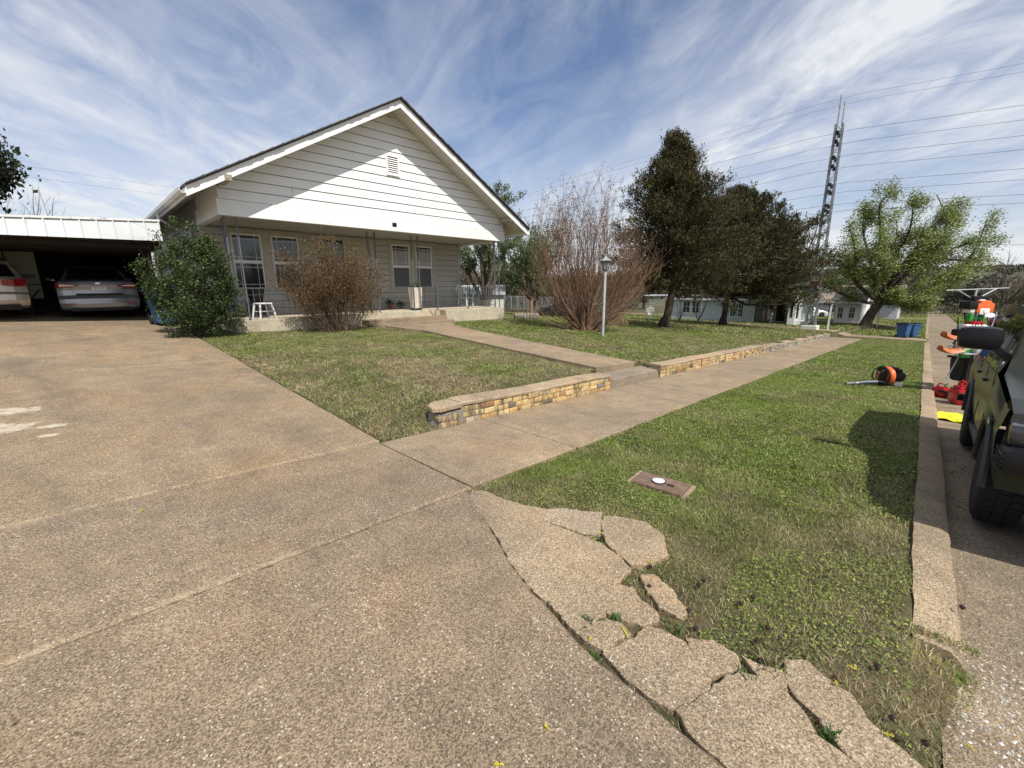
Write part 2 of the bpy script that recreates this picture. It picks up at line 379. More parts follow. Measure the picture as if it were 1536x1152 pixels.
def sp_(a, b, n): return list(np.linspace(a, b, n))
xs = [-2500,-900,-300,-100,-50]+sp_(-30, 2.1, 40)+[2.249,2.251]+sp_(2.35, 2.75, 5)+[2.77,2.79]+sp_(2.9,14,88)+sp_(14.3, 60, 110)+sp_(62, 130, 30)+sp_(140, 700, 45)+sp_(730, 2500, 20)
ys = [-2500,-1200,-600,-300,-120,-60,-30,-15,-9.6,-9.4,-8,-6.5,-5,-4,-3.0,-2.9,-2,-.52,-.50,-.47,-.4,-.3,-.26,-.24]+sp_(-.1, 2.6, 22)+[2.63]+sp_(2.8, 4.18, 6)+[4.21,4.24,4.27]+sp_(4.35, 14.2, 80)+sp_(14.6, 40, 50)+sp_(45, 200, 20)+[300,600,1200,2500]
def both(nm):
    m, nt, bs = newmat(nm); p = pos(nt); return m
ground = struct(gridmesh(np.array(xs), np.array(ys), terr, 'ground', mt['soil'])); ground['label'] = 'soil and thatch under the lawns reaching to the far hills'
ground.data.materials.append(mt['far'])
mi = np.zeros(len(ground.data.polygons), np.int32); cen = np.empty(len(mi)*3); ground.data.polygons.foreach_get('center', cen); cen = cen.reshape(-1, 3)
mi[(np.hypot(cen[:,0], cen[:,1]) > 130)] = 1; ground.data.polygons.foreach_set('material_index', mi)

def slab(name, poly, mat, top=.022, th=.14, jag=.01, seg=.05, zf=None, label=None, chamfer=.012, tilt=(0,0), grow=0):
    """a flat slab with a slightly ragged outline following the ground"""
    pts = []
    n = len(poly); cxm = sum(p[0] for p in poly)/n; cym = sum(p[1] for p in poly)/n
    rr = random.Random(len(name)*7+n)
    if grow:
        ar = sum(poly[i][0]*poly[(i+1)%n][1]-poly[(i+1)%n][0]*poly[i][1] for i in range(n)); sg = 1 if ar > 0 else -1; q = []
        for i in range(n):
            t = (Vector(poly[(i+1)%n])-Vector(poly[i-1])).normalized(); q.append((poly[i][0]+t.y*sg*grow, poly[i][1]-t.x*sg*grow))
        poly = q
    for i in range(n):
        a = poly[i]; b = poly[(i+1) % n]; L = math.dist(a, b); k = max(1, int(L/seg))
        for q in range(k):
            t = q/k; jx = rr.uniform(-jag, jag) if 0 < q else rr.uniform(-jag, jag)*.4; jy = rr.uniform(-jag, jag)
            pts.append((lerp(a[0], b[0], t)+jx, lerp(a[1], b[1], t)+jy))
    zf = zf or (lambda x, y: Gf(x, y))
    def off(d):
        out = []; m = len(pts); ar = sum(pts[i][0]*pts[(i+1)%m][1]-pts[(i+1)%m][0]*pts[i][1] for i in range(m)); sg = 1 if ar > 0 else -1
        for i in range(m):
            a = Vector(pts[i-1]); b = Vector(pts[(i+1) % m]); t = (b-a).normalized(); nn = Vector((-t.y, t.x))*sg; out.append((pts[i][0]+nn.x*d, pts[i][1]+nn.y*d))
        return out
    inner = off(chamfer); m = len(pts)
    Z = lambda p: zf(*p)+top+tilt[0]*(p[0]-cxm)+tilt[1]*(p[1]-cym)
    V = [(p[0], p[1], Z(p)-th) for p in pts]+[(p[0], p[1], Z(p)-chamfer*.7) for p in pts]+[(p[0], p[1], Z(p)) for p in inner]
    F = [(i, (i+1) % m, (i+1) % m+m, i+m) for i in range(m)]+[(i+m, (i+1) % m+m, (i+1) % m+2*m, i+2*m) for i in range(m)]+[tuple(range(2*m, 3*m))]
    bm = bmesh.new(); vs = [bm.verts.new(v) for v in V]
    for f in F: bm.faces.new([vs[i] for i in f])
    bmesh.ops.triangulate(bm, faces=[f for f in bm.faces if len(f.verts) > 4]); bmesh.ops.recalc_face_normals(bm, faces=bm.faces)
    me = bpy.data.meshes.new(name); bm.to_mesh(me); bm.free(); me.materials.append(mat)
    o = link(bpy.data.objects.new(name, me)); struct(o)
    if label: o['label'] = label
    return o
plane = lambda x, y: -.051*x+(.058*(y-4.26) if y > 4.26 else 0)
def seglist(a, b, n): return [(lerp(a[0], b[0], i/n), lerp(a[1], b[1], i/n)) for i in range(n)]
# upper driveway (rises to the carport), two rows
def dgrid(name, x0, x1, y0, y1, mat, label):
    pl = seglist((x0,y0),(x1,y0),30)+seglist((x1,y0),(x1,y1),max(3,int((y1-y0)*3)))+seglist((x1,y1),(x0,y1),6)+seglist((x0,y1),(x0,y0),4)
    return slab(name, pl, mat, seg=.4, jag=.008, zf=plane, label=label, chamfer=.018)
dgrid('driveway', -24, 2.27, 9.72, 24, mt['drive'], 'upper driveway slab running under the carport')
dgrid('driveway', -24, 2.26, 4.275, 9.70, mt['drive'], 'middle driveway slab beside the front lawn')
edge = [(2.14,2.56),(1.903,2.114),(1.766,1.84),(1.68,1.662),(1.603,1.462),(1.557,1.345),(1.528,1.226),(1.489,1.095),(1.447,0.955),(1.42,0.82),(1.408,0.688),(1.383,0.542),(1.373,0.456),(1.359,0.363),(1.345,0.24),(1.33,-.05),(1.33,-.45)]
slab('driveway', seglist((-24,2.624),(2.215,2.624),40)+seglist((2.215,2.624),(2.225,4.262),10)+seglist((2.225,4.262),(-24,4.262),40), mt['apron'], seg=.2, jag=.006, zf=plane, chamfer=.02, label='driveway strip crossing the line of the sidewalk')
slab('driveway', [(-24,-.45)]+edge[::-1]+[(2.1,2.604)]+seglist((2.0,2.604),(-24,2.604),40), mt['apron'], seg=.05, jag=.010, zf=plane, chamfer=.018, label='speckled driveway apron nearest the camera')
PC = {
'P1':[(2.108,2.505),(2.181,2.566),(2.244,2.493),(2.254,2.273),(2.294,2.098),(2.37,1.918),(2.213,1.815),(2.243,1.585),(2.261,1.354),(2.211,1.18),(2.155,1.083),(1.971,1.076),(1.792,1.024),(1.687,0.979),(1.652,1.022),(1.644,1.093),(1.606,1.167),(1.575,1.273),(1.6,1.401),(1.64,1.518),(1.71,1.672),(1.82,1.871),(1.91,2.078),(1.99,2.298)],
'P2':[(2.384,1.907),(2.485,1.828),(2.555,1.696),(2.643,1.594),(2.521,1.525),(2.353,1.433),(2.305,1.495),(2.275,1.67),(2.243,1.822)],
'P3':[(2.606,1.534),(2.679,1.449),(2.751,1.273),(2.672,1.115),(2.466,0.99),(2.275,1.036),(2.2,1.09),(2.306,1.321),(2.388,1.404),(2.53,1.50)],
'P4':[(1.868,1.049),(1.957,1.057),(2.002,0.982),(1.941,0.918),(1.911,0.797),(1.865,0.771),(1.791,0.801),(1.756,0.869),(1.737,0.975)],
'P5':[(2.15,0.994),(2.195,0.95),(2.147,0.821),(2.074,0.75),(2.054,0.694),(1.969,0.687),(1.972,0.792),(2.039,0.884)],
'P6':[(1.575,1.24),(1.595,1.159),(1.63,1.084),(1.636,1.005),(1.667,0.955),(1.691,0.882),(1.668,0.826),(1.614,0.845),(1.528,0.862),(1.495,0.851),(1.494,0.918),(1.499,0.981),(1.526,1.085)],
'P7':[(1.481,0.833),(1.577,0.81),(1.667,0.778),(1.763,0.782),(1.805,0.722),(1.814,0.612),(1.75,0.534),(1.683,0.445),(1.621,0.436),(1.534,0.466),(1.457,0.488),(1.44,0.519),(1.434,0.592),(1.443,0.686),(1.462,0.76)],
'P8':[(1.84,0.6),(1.918,0.507),(1.901,0.398),(1.86,0.378),(1.779,0.42),(1.70,0.446),(1.765,0.523)],
'P9':[(1.437,0.47),(1.607,0.412),(1.671,0.405),(1.812,0.353),(1.845,0.287),(1.839,0.189),(1.792,0.127),(1.709,0.064),(1.697,-0.009),(1.663,-0.084),(1.56,-.44),(1.36,-.44),(1.36,0.1),(1.37,0.25),(1.387,0.384)],
'P10':[(2.051,0.223),(2.105,0.16),(2.052,0.066),(2.025,-0.017),(1.953,-0.061),(1.895,-0.121),(1.847,-0.231),(1.75,-0.44),(1.60,-.44),(1.694,-0.095),(1.746,-0.01),(1.83,0.061),(1.87,0.137),(1.927,0.19)],
'P11':[(1.93,0.285),(1.953,0.231),(1.867,0.193),(1.867,0.265),(1.932,0.377)]}
for i, (k, pl) in enumerate(PC.items()):
    slab('driveway', pl, mt['brokenpale'] if k in ('P2',) else mt['broken'], top=.017+.003*(i % 3), seg=.024, jag=.007, zf=plane, chamfer=.006, grow=.016,
         tilt=(random.uniform(-.004,.004), random.uniform(-.004,.004)), label='broken slab piece of the driveway corner')
def inpoly(X, Y, pl):
    X = np.asarray(X); Y = np.asarray(Y); c = np.zeros(X.shape, bool); n = len(pl)
    for i in range(n):
        x1, y1 = pl[i]; x2, y2 = pl[(i+1) % n]
        if y1 == y2: continue
        k = ((y1 > Y) != (y2 > Y)) & (X < (x2-x1)*(Y-y1)/(y2-y1)+x1); c ^= k
    return c
# sidewalk: slabs with joints
x = 2.235; i = 0
while x < 34:
    x1 = min(x+1.55, 34.2)
    slab('sidewalk', seglist((x,2.63+.02*math.sin(x)),(x1-.012,2.63+.02*math.sin(x1)),4)+seglist((x1-.012,2.63),(x1-.012,4.2),3)+seglist((x1-.012,4.2),(x,4.2),3)+seglist((x,4.2),(x,2.63),3),
         mt['walk'], top=.018+.003*(i % 2), seg=.3, jag=.004, zf=plane, chamfer=.012, label=None)
    x = x1; i += 1
# walkway from the porch to the wall
def wk(x, y): return Gf(x, y)+.02
slab('walkway', [(7.45,4.75)]+[(9.02,4.72)]+seglist((9.05,5.5),(9.75,12.2),10)+[(9.9,12.6),(10.15,12.75),(10.15,13.3),(7.6,13.3),(7.75,12.3)]+seglist((8.0,11.8),(7.5,5.4),9), mt['walk'], top=.035, th=.2, seg=.5, jag=.004, zf=wk, label='concrete walkway from the porch to the street wall')
# kerb
def kerb(x0, x1, name='kerb'):
    mb = MB(); n = max(2, int((x1-x0)/.12)); V = []; F = []
    for i in range(n+1):
        x = lerp(x0, x1, i/n); b = Gf(x, 0); w = math.sin(x*1.7)*.006+RNG.uniform(-.005,.005)
        er = max(0, 1-(x-2.75)/.9) if x < 3.65 else 0       # worn start of the kerb
        zt = b+.012-er*.035+RNG.uniform(-.002,.002); o = er*.06
        V += [(x,-.17+w-o*.3,b-.15),(x,-.175+w-o*.3,zt),(x,-.33+w,zt-.004),(x,-.375+w,zt-.028-er*.02),(x,-.40+w,b-.2)]
    for i in range(n):
        for k in range(4): a = i*5+k; F.append((a, a+1, a+6, a+5))
    F.append((0,1,2,3,4)); F.append(tuple(n*5+k for k in (4,3,2,1,0)))
    mb.add(V, F); o = obj(name, mb, mt['kerb'], smooth=True); struct(o); return o
kk = 2.75
for L in (1.7,3.05,3.05,3.05,3.05,3.05,3.05,3.05,3.05,3.05,3.0): kerb(kk, kk+L-.012); kk += L
x = 41.2
while x < 130: kerb(x, x+6-.02); x += 6
def streetz(X, Y):
    b = base(X); t = sstep((X-1.6)/1.6); dip = .05+.075*t; crown = .10*np.sin(np.clip((-Y-.4)/8.6, 0, 1)*math.pi)
    return b-dip+crown
def _rm(xs_, ys_, zf, nm, m):
    o = gridmesh(xs_, ys_, zf, nm, m); n_ = len(o.data.vertices); co_ = np.empty(n_*3); o.data.vertices.foreach_get('co', co_); co_ = co_.reshape(-1,3)
    e = redge(co_[:,0]); f = (co_[:,1]+.3)/(-9.1); co_[:,1] = -.3+f*(e+.3); co_[:,2] = zf(co_[:,0], co_[:,1]); o.data.vertices.foreach_set('co', co_.ravel()); return o
st = struct(_rm(np.array([-60,-30,-15,-8,-4,-2,-1,0,.5,1,1.3,1.6,2,2.4,2.8,3.2,3.6,4,5,6,8,10,12,15,20,25,30,40,50,60,80,100,120,150,200,250,300,340]), np.array([-9.4,-8,-6,-4,-2,-1.5,-1,-.7,-.5,-.4,-.30]), streetz, 'road', mt['street'])); st['label'] = 'concrete street running downhill to the far hills'
# neighbour's drive apron meeting the street past the blue bins
slab('path', [(46.5,-2.9),(52.5,-2.9),(52.5,-40),(46.5,-40)], mt['street'], top=.03, seg=2, zf=lambda x, y: Gf(x, y)-.03, label='side street joining on the right beyond the parked vehicle')
slab('driveway', seglist((36.6,-.3),(40.9,-.3),3)+seglist((40.6,.2),(40.2,16),6)+seglist((37.6,16),(37.2,.3),6), mt['walk'], top=.02, seg=.8, zf=lambda x, y: Gf(x, y), label='far side drive beyond the end of the wall')
for (x0, x1, y0, y1) in ((60,62.5,2,40),(86,92,-.3,40)):
    slab('path', [(x0,y0),(x1,y0),(x1,y1),(x0,y1)], mt['walk'], top=.04, seg=3, zf=lambda x, y: Gf(x, y), label='pale drive crossing the far grass')

# ------------------------------------------------------------------ grass
def nz(X, Y, s, seed):
    r = np.random.default_rng(seed); out = np.zeros_like(X)
    for i in range(6):
        a = r.uniform(0, 6.28); f = s*r.uniform(.6, 1.9); ph = r.uniform(0, 6.28, 2)
        out += np.sin((X*np.cos(a)+Y*np.sin(a))*f+ph[0]+1.7*np.sin((X*np.sin(a)-Y*np.cos(a))*f*.7+ph[1]))
    return out/6
GREEN = np.array([(.155,.225,.04),(.205,.275,.05),(.10,.155,.032),(.30,.33,.085)]); DRY = np.array([(.40,.33,.19),(.32,.26,.14),(.46,.39,.24),(.22,.17,.10)])
def GV(X, Y): return G(X, Y)-np.where((X < 2.78) & (Y < -.1), .10*sstep((-.1-Y)/.38), 0)
def blades(X, Y, h, w, dryness, lean=1.0, zoff=-.02, zf=GV):
    n = len(X); Z = zf(X, Y)+zoff; a = RNG.uniform(0, 2*np.pi, n); hh = h*RNG.uniform(.5, 1.3, n); ww = w*RNG.uniform(.6, 1.3, n)
    la = RNG.uniform(0, 2*np.pi, n); ll = lean*RNG.uniform(.2, 1.4, n)*hh
    dx, dy = np.cos(a)*ww/2, np.sin(a)*ww/2; lx, ly = np.cos(la)*ll, np.sin(la)*ll
    P = np.empty((n, 5, 3)); P[:,0] = np.stack([X-dx, Y-dy, Z], -1); P[:,1] = np.stack([X+dx, Y+dy, Z], -1)
    P[:,2] = np.stack([X+dx*.8+lx*.45, Y+dy*.8+ly*.45, Z+hh*.62], -1); P[:,3] = np.stack([X-dx*.8+lx*.45, Y-dy*.8+ly*.45, Z+hh*.62], -1)
    P[:,4] = np.stack([X+lx, Y+ly, Z+hh*.9], -1)
    isdry = RNG.uniform(0, 1, n) < dryness
    tone = 1+.32*nz(X, Y, 9, 41)+.25*nz(X, Y, 3.1, 42)
    c = np.where(isdry[:,None], DRY[RNG.integers(0, 4, n)], GREEN[RNG.integers(0, 4, n)])*RNG.uniform(.6, 1.4, (n,1))*np.clip(tone, .5, 1.6)[:,None]
    C = np.repeat(c[:,None,:], 5, 1)
    o = np.arange(n)*5; q = np.stack([o, o+1, o+2, o+3], -1); t = np.stack([o+3, o+2, o+4], -1)
    return P.reshape(-1,3), q, t, C.reshape(-1,3)
def leaflets(X, Y, h, r, dry, cols=GREEN, zf=G):
    n = len(X); Z = zf(X, Y)+h*RNG.uniform(.3, 1.2, n)-.01; a = RNG.uniform(0, 2*np.pi, n); rr = r*RNG.uniform(.6, 1.3, n)
    u = np.stack([np.cos(a), np.sin(a), RNG.uniform(-.5,.5,n)], -1); v = np.stack([-np.sin(a), np.cos(a), RNG.uniform(-.5,.5,n)], -1)
    c0 = np.stack([X, Y, Z], -1); P = np.empty((n, 4, 3)); P[:,0] = c0-u*rr[:,None]; P[:,1] = c0+v*rr[:,None]*.6; P[:,2] = c0+u*rr[:,None]; P[:,3] = c0-v*rr[:,None]*.6
    isd = RNG.uniform(0, 1, n) < dry; c = np.where(isd[:,None], np.array((.42,.38,.12)), cols[RNG.integers(0, len(cols), n)])*RNG.uniform(.7,1.35,(n,1))
    o = np.arange(n)*4; return P.reshape(-1,3), np.stack([o,o+1,o+2,o+3],-1), np.repeat(c[:,None,:],4,1).reshape(-1,3)
def grassobj(name, X, Y, h, w, dry, label, lean=.6, leaf=None):
    P, q, t, C = blades(X, Y, h, w, dry, lean*1.7)
    Vs = [P]; Cs = [C]; idx = [np.concatenate([q.ravel(), t.ravel()])]; starts = np.concatenate([np.arange(len(q))*4, len(q)*4+np.arange(len(t))*3])
    tot = len(q)*4+len(t)*3; nv = len(P)
    if leaf:
        P2, q2, C2 = leaflets(*leaf); Vs.append(P2); Cs.append(C2); idx.append((q2+nv).ravel()); starts = np.concatenate([starts, tot+np.arange(len(q2))*4]); tot += len(q2)*4
    V = np.concatenate(Vs).astype(np.float32); Cc = np.concatenate(Cs); ix = np.concatenate(idx).astype(np.int32)
    me = bpy.data.meshes.new(name); me.vertices.add(len(V)); me.vertices.foreach_set('co', V.ravel()); me.loops.add(len(ix)); me.loops.foreach_set('vertex_index', ix)
    me.polygons.add(len(starts)); me.polygons.foreach_set('loop_start', starts.astype(np.int32)); me.update(calc_edges=True)
    a = me.color_attributes.new('Col', 'FLOAT_COLOR', 'POINT'); C4 = np.ones((len(V),4), np.float32); C4[:,:3] = Cc; a.data.foreach_set('color', C4.ravel())
    me.materials.append(mt['grassb']); o = link(bpy.data.objects.new(name, me)); return tag(o, label, 'grass', kind='stuff')
ALLP = [PC[k] for k in PC]
def bare(X, Y): return nz(X, Y, 2.3, 5)+.6*nz(X, Y, 6.5, 9)
def verge_ok(X, Y):
    xe = np.interp(Y, [-.45,.24,.36,.54,.95,1.35,1.84,2.55,3], [1.33,1.345,1.36,1.38,1.45,1.56,1.77,2.13,2.3])
    k = (X > xe+.01) & (Y < 2.65+.03*np.sin(X*3.1)+.025*np.sin(X*11)+.015*np.sin(X*37)) & (Y > -.17+.02*np.sin(X*5))
    k |= (X > xe+.01) & (X < 2.85) & (Y <= 0) & (Y > -.43)
    for p in ALLP: k &= ~inpoly(X, Y, p)
    k &= ~((np.abs(X-3.55) < .17) & (np.abs(Y-1.53) < .27))
    return k
def scatter(n, x0, x1, y0, y1, ok):
    X = RNG.uniform(x0, x1, n); Y = RNG.uniform(y0, y1, n); k = ok(X, Y); return X[k], Y[k]
def vdry(X, Y):
    d = .34+.65*nz(X, Y, 1.6, 3)+.45*nz(X, Y, 5.5, 8)+.5*np.clip(1-(X-1.4)/1.6, 0, 1)+.25*(np.abs(Y+.0) < .35)
    d = np.maximum(d, .65*np.exp(-((X-2.9)**2/.5+(Y-.15)**2/.12)))
    return np.clip(d, .05, .95)
def thin(X, Y, f):
    k = RNG.uniform(0, 1, len(X)) < f(X, Y); return X[k], Y[k]
bf = lambda X, Y: np.where(bare(X, Y) > .45-.35*np.clip(1-(X-1.3)/1.8, 0, 1)+.5*(X > 3.3), .12, 1)*np.where((X < 2.6) & (Y < .1), .5, 1)*np.where(nz(X, Y, 4.5, 51) > .45, .25, 1)
X, Y = scatter(170000, 1.3, 4.2, -.45, 2.7, verge_ok); X, Y = thin(X, Y, bf)
lx, ly = scatter(34000, 1.9, 5.2, -.2, 2.66, verge_ok); lx, ly = thin(lx, ly, lambda a, b: np.where(nz(a, b, 2.1, 21) > .0, .9, .12))
grassobj('verge_grass', X, Y, .03, .0032, vdry(X, Y), 'mown grass and clover of the verge nearest the broken driveway corner', leaf=(lx, ly, .03, .0075, .05))
X, Y = scatter(190000, 4.2, 12, -.2, 2.7, verge_ok); lx, ly = scatter(60000, 5.2, 14, -.2, 2.66, verge_ok)
X, Y = thin(X, Y, lambda a, b: np.where(bare(a, b) > .55, .22, 1)*np.where(nz(a, b, 5.5, 52) > .4, .35, 1)); lx, ly = thin(lx, ly, lambda a, b: np.where(nz(a, b, 2.1, 21) > -.1, .9, .3))
grassobj('verge_grass', X, Y, .034, .006, vdry(X, Y)*.75, 'green mown verge grass between sidewalk and kerb in mid distance', leaf=(lx, ly, .03, .011, .08))
X, Y = scatter(120000, 12, 36, -.17, 2.7, lambda a, b: a > 0)
grassobj('verge_grass', X, Y, .045, .016, np.clip(.2+.4*nz(X, Y, .8, 4), .05, .7), 'far stretch of the green verge running down to the blue bins')
def lawn_ok(X, Y):
    k = (X > 2.3+.02*np.sin(Y*4)) & (Y > np.where(X < 3.1, 4.27, 4.60)) & ~((X > 3.3) & (X < 13.9) & (Y > 13.9)) & ~((X > 7.4) & (X < 10.2) & (Y > 13.1))
    wl = np.interp(Y, [4.75,5.4,11.8,12.3,13.3], [7.45,7.5,8.0,7.75,7.6]); wr = np.interp(Y, [4.72,5.5,12.2,12.7,13.3], [9.02,9.05,9.75,10.15,10.15])
    k &= ~((X > wl) & (X < wr) & (Y > 4.7) & (Y < 13.4)); k &= ~((X > 7.15) & (X < 9.3) & (Y < 4.75)); return k
def ldry(X, Y):
    d = .60+.50*nz(X, Y, 1.3, 13)+.3*nz(X, Y, 5, 18)+.35*np.exp(-((X-4.2)**2/.8+(Y-6.6)**2/1.2))+.2*(Y < 5.4)-.25*(X > 9)-.12*(Y > 10)
    return np.clip(d, .08, .95)
X, Y = scatter(230000, 2.3, 8.1, 4.26, 13.9, lawn_ok); X, Y = thin(X, Y, lambda a, b: np.where(nz(a, b, 2.6, 31) > .38, .3, 1)*np.where(nz(a, b, 7, 53) > .4, .4, 1))
lx, ly = scatter(16000, 2.3, 8.1, 4.3, 13.9, lawn_ok); lx, ly = thin(lx, ly, lambda a, b: np.where(nz(a, b, 1.7, 22) > .1, 1, .1))
grassobj('lawn_grass', X, Y, .036, .0072, ldry(X, Y), 'patchy half dry front lawn between driveway and walkway', lean=.9, leaf=(lx, ly, .03, .012, .15))
X, Y = scatter(230000, 8.5, 22, 4.6, 16.5, lawn_ok)
grassobj('lawn_grass', X, Y, .04, .013, ldry(X, Y), 'greener front lawn beyond the walkway around the bare shrub', lean=.8)
X, Y = scatter(160000, 21, 50, 4.6, 34, lambda a, b: ~((a > 36.8) & (a < 41))); grassobj('lawn_grass', X, Y, .07, .035, np.clip(.35+.3*nz(X, Y, .6, 6), .1, .8), 'neighbouring lawn running under the dark cedars')
X, Y = scatter(60000, 13.8, 34, 16, 40, lambda a, b: a > 0); grassobj('lawn_grass', X, Y, .07, .04, np.clip(.3+.3*nz(X, Y, .6, 6), .1, .8), 'back lawn beyond the porch end and the white shed')
X, Y = scatter(60000, 41, 110, -.2, 30, lambda a, b: ~((a > 60) & (a < 62.5))); grassobj('lawn_grass', X, Y, .12, .09, .2+0*X, 'far lawns on the house side of the street')
X, Y = scatter(110000, 14, 130, -30, -3.0, lambda a, b: b < redge(a)-.02); grassobj('lawn_grass', X, Y, .12, .09, .25+0*X, 'grass across the street on the right')
# cracks filled with weeds / long clipped blades
def tuft(name, x, y, n, h, label, spread=.03, col=(.07,.12,.03), group=None):
    mb = MB(); z = Gf(x, y)
    for i in range(n):
        a = random.uniform(0, 6.28); r = random.uniform(0, spread); L = h*random.uniform(.6, 1.2); px, py = x+math.cos(a)*r, y+math.sin(a)*r
        ln = random.uniform(.3, .95); b = random.uniform(0, 6.28); k = random.uniform(.8, 1.25); mb.col = tuple(c*k for c in col)
        w = .0035; q = (-math.sin(b)*w, math.cos(b)*w)
        p1 = (px+math.cos(b)*L*ln*.5, py+math.sin(b)*L*ln*.5, z+L*.55*(1.1-ln*.5)); p2 = (px+math.cos(b)*L*ln, py+math.sin(b)*L*ln, z+.02+L*.9*(1-ln*.8))
        mb.add([(px-q[0],py-q[1],z),(px+q[0],py+q[1],z),(p1[0]+q[0],p1[1]+q[1],p1[2]),(p1[0]-q[0],p1[1]-q[1],p1[2]),p2], [(0,1,2,3),(3,2,4)])
    o = obj(name, mb, mt['grassb'], col=True); return tag(o, label, 'grass tuft', group)
for (x, y, n, h, l) in ((1.60,.99,12,.09,'long blades sprouting at the joint below the large broken slab'),(1.70,.93,14,.06,'weed tuft between the two inner broken slabs'),(1.86,.66,16,.06,'weed tuft by the right tip of the broken slabs'),
        (1.80,.33,26,.05,'weeds filling the gap above the bottom slab'),(1.745,.03,26,.055,'weeds in the long crack near the bottom edge'),(1.96,.27,30,.10,'pale dry grass clump at the slab corner'),(1.42,.86,20,.04,'weeds along the crack beside the yellow catkin')):
    tuft('grass_tuft', x, y, n, h, l, .04, (.26,.23,.12) if 'pale' in l else (.06,.11,.03))

# ------------------------------------------------------------------ small litter
def litter(kind, pts, group):
    for i, (x, y, lab) in enumerate(pts):
        z = Gf(x, y); mb = MB()
        if kind == 'seed_ball':
            z += .022; n = 60; mb.ball((0,0,0), .0115, seg=7)
            for k in range(n):
                d = Vector((random.gauss(0,1), random.gauss(0,1), random.gauss(0,1))).normalized(); s = d.orthogonal().normalized()*.0024; t = d.cross(s)
                mb.add([d*.009+s, d*.009-s*.5+t*.8, d*.009-s*.5-t*.8, d*random.uniform(.014,.0185)], [(0,1,3),(1,2,3),(2,0,3)])
            mb.tube([(0,0,.01),(random.uniform(-.02,.02),random.uniform(-.02,.02),.03)], .0012, 4); m = mt['_ball']
        else:
            z += .028 if (x, y) in CATON else .03; a = random.uniform(0, 3.1); L = random.uniform(.011,.019)
            mb.tube([(math.cos(a)*L*(t-.5)*2, math.sin(a)*L*(t-.5)*2, .003*math.sin(t*3)) for t in (0,.25,.5,.75,1)], .0012, 4)
            for k in range(34):
                t = random.uniform(-1, 1); mb.ball((math.cos(a)*L*t+random.gauss(0,.003), math.sin(a)*L*t+random.gauss(0,.003), abs(random.gauss(.002,.003))), .0019, seg=4)
            m = mt['_cat']
        for q in range(len(mb.v)): v = mb.v[q]; mb.v[q] = (v[0], v[1], v[2])
        o = obj(kind, mb, m); o.location = (x, y, z); tag(o, lab, 'seed pod' if kind == 'seed_ball' else 'catkin', group)
mt['_ball'] = M('dark seed ball', (.035,.018,.014), .8, .3, 200); mt['_cat'] = M('yellow catkin', (.55,.47,.03), .6, .2, 200); CATON = ()
litter('seed_ball', [(2.308,.496,'dark spiky seed ball alone in the grass, right of the small broken slab'),(2.411,.464,'dark seed ball in grass, farthest right of the middle group'),(2.361,.715,'seed ball in green clover below the meter box side'),
 (2.26,1.0,'seed ball at the lower edge of the upper broken slab'),(2.076,.914,'seed ball resting on the narrow broken slab'),(2.043,.675,'seed ball at the tip of the narrow broken slab'),(1.938,.6,'seed ball in the grass gap below the narrow slab'),
 (2.21,.341,'larger seed ball on dry grass above the clump of pale grass'),(2.303,-.079,'seed ball on the bare dirt patch nearest the kerb end'),(2.081,.051,'seed ball beside a yellow catkin at the slab edge'),(2.019,-.142,'upper seed ball of the pair on bare dirt at lower right'),
 (1.921,-.159,'seed ball at the right edge of the lowest slab strip'),(1.975,-.238,'spiky seed ball nearest the bottom right corner'),(3.169,-.384,'seed ball lying on the street beside the kerb'),(2.317,1.385,'seed ball in the crack between the two upper broken slabs'),
 (2.296,.718,'seed ball in clover next to its neighbour below the slabs'),(2.07,.357,'seed ball half hidden above the bottom broken slab')], 'spiky dark seed balls scattered on the verge')
litter('catkin', [(1.495,.931,'yellow catkin in the long crack beside the weeds'),(1.659,.842,'yellow catkin on the rim of the small round slab chip'),(1.641,.817,'second yellow catkin just below the first one by the chip'),(2.292,1.016,'yellow catkin beside the upper seed ball'),
 (1.008,.801,'yellow catkin lying alone on the speckled apron'),(.787,.834,'yellow catkin at the bottom centre of the apron'),(2.198,.005,'yellow catkin on dry grass above the bottom slab edge'),(2.046,.044,'yellow catkin touching the lower slab strip'),
 (1.907,-.135,'yellow catkin against the edge of the lowest slab strip'),(2.061,-.358,'yellow catkin nearest the gravel patch'),(.164,3.923,'tiny yellow catkin on the driveway strip near the left joint'),(2.36,1.42,'yellow catkin in the crack of the upper broken slabs')], 'yellow tree catkins dropped on the ground')
X, Y = scatter(2600, 1.7, 3.2, -1.3, -.3, lambda a, b: (a-b*.55 > 2.4) & (a-b*.55 < 3.3) | (RNG.uniform(0,1,len(a)) < .12)); mb = MB()
for x, y in zip(X[:1500], Y[:1500]):
    s = random.uniform(.003,.010); k = random.uniform(.25,.75); mb.col = (k, k*.96, k*.9); z = float(streetz(np.array(x), np.array(y))) if y < -.3 else Gf(x, y)
    a = [random.uniform(.6,1.2)*s for _ in range(6)]
    mb.add([(x+a[0],y,z),(x,y+a[1],z),(x-a[2],y,z),(x,y-a[3],z),(x+a[4]*.2,y,z+a[5]*.8)], [(0,1,4),(1,2,4),(2,3,4),(3,0,4)])
tag(obj('gravel', mb, mt['attr'], col=True), 'pale loose gravel at the end of the kerb', 'gravel', kind='stuff')
X, Y = scatter(500, 4.0, 9.0, -1.0, -.35, lambda a, b: nz(a, b, 2.5, 77) > .3); mb = MB()
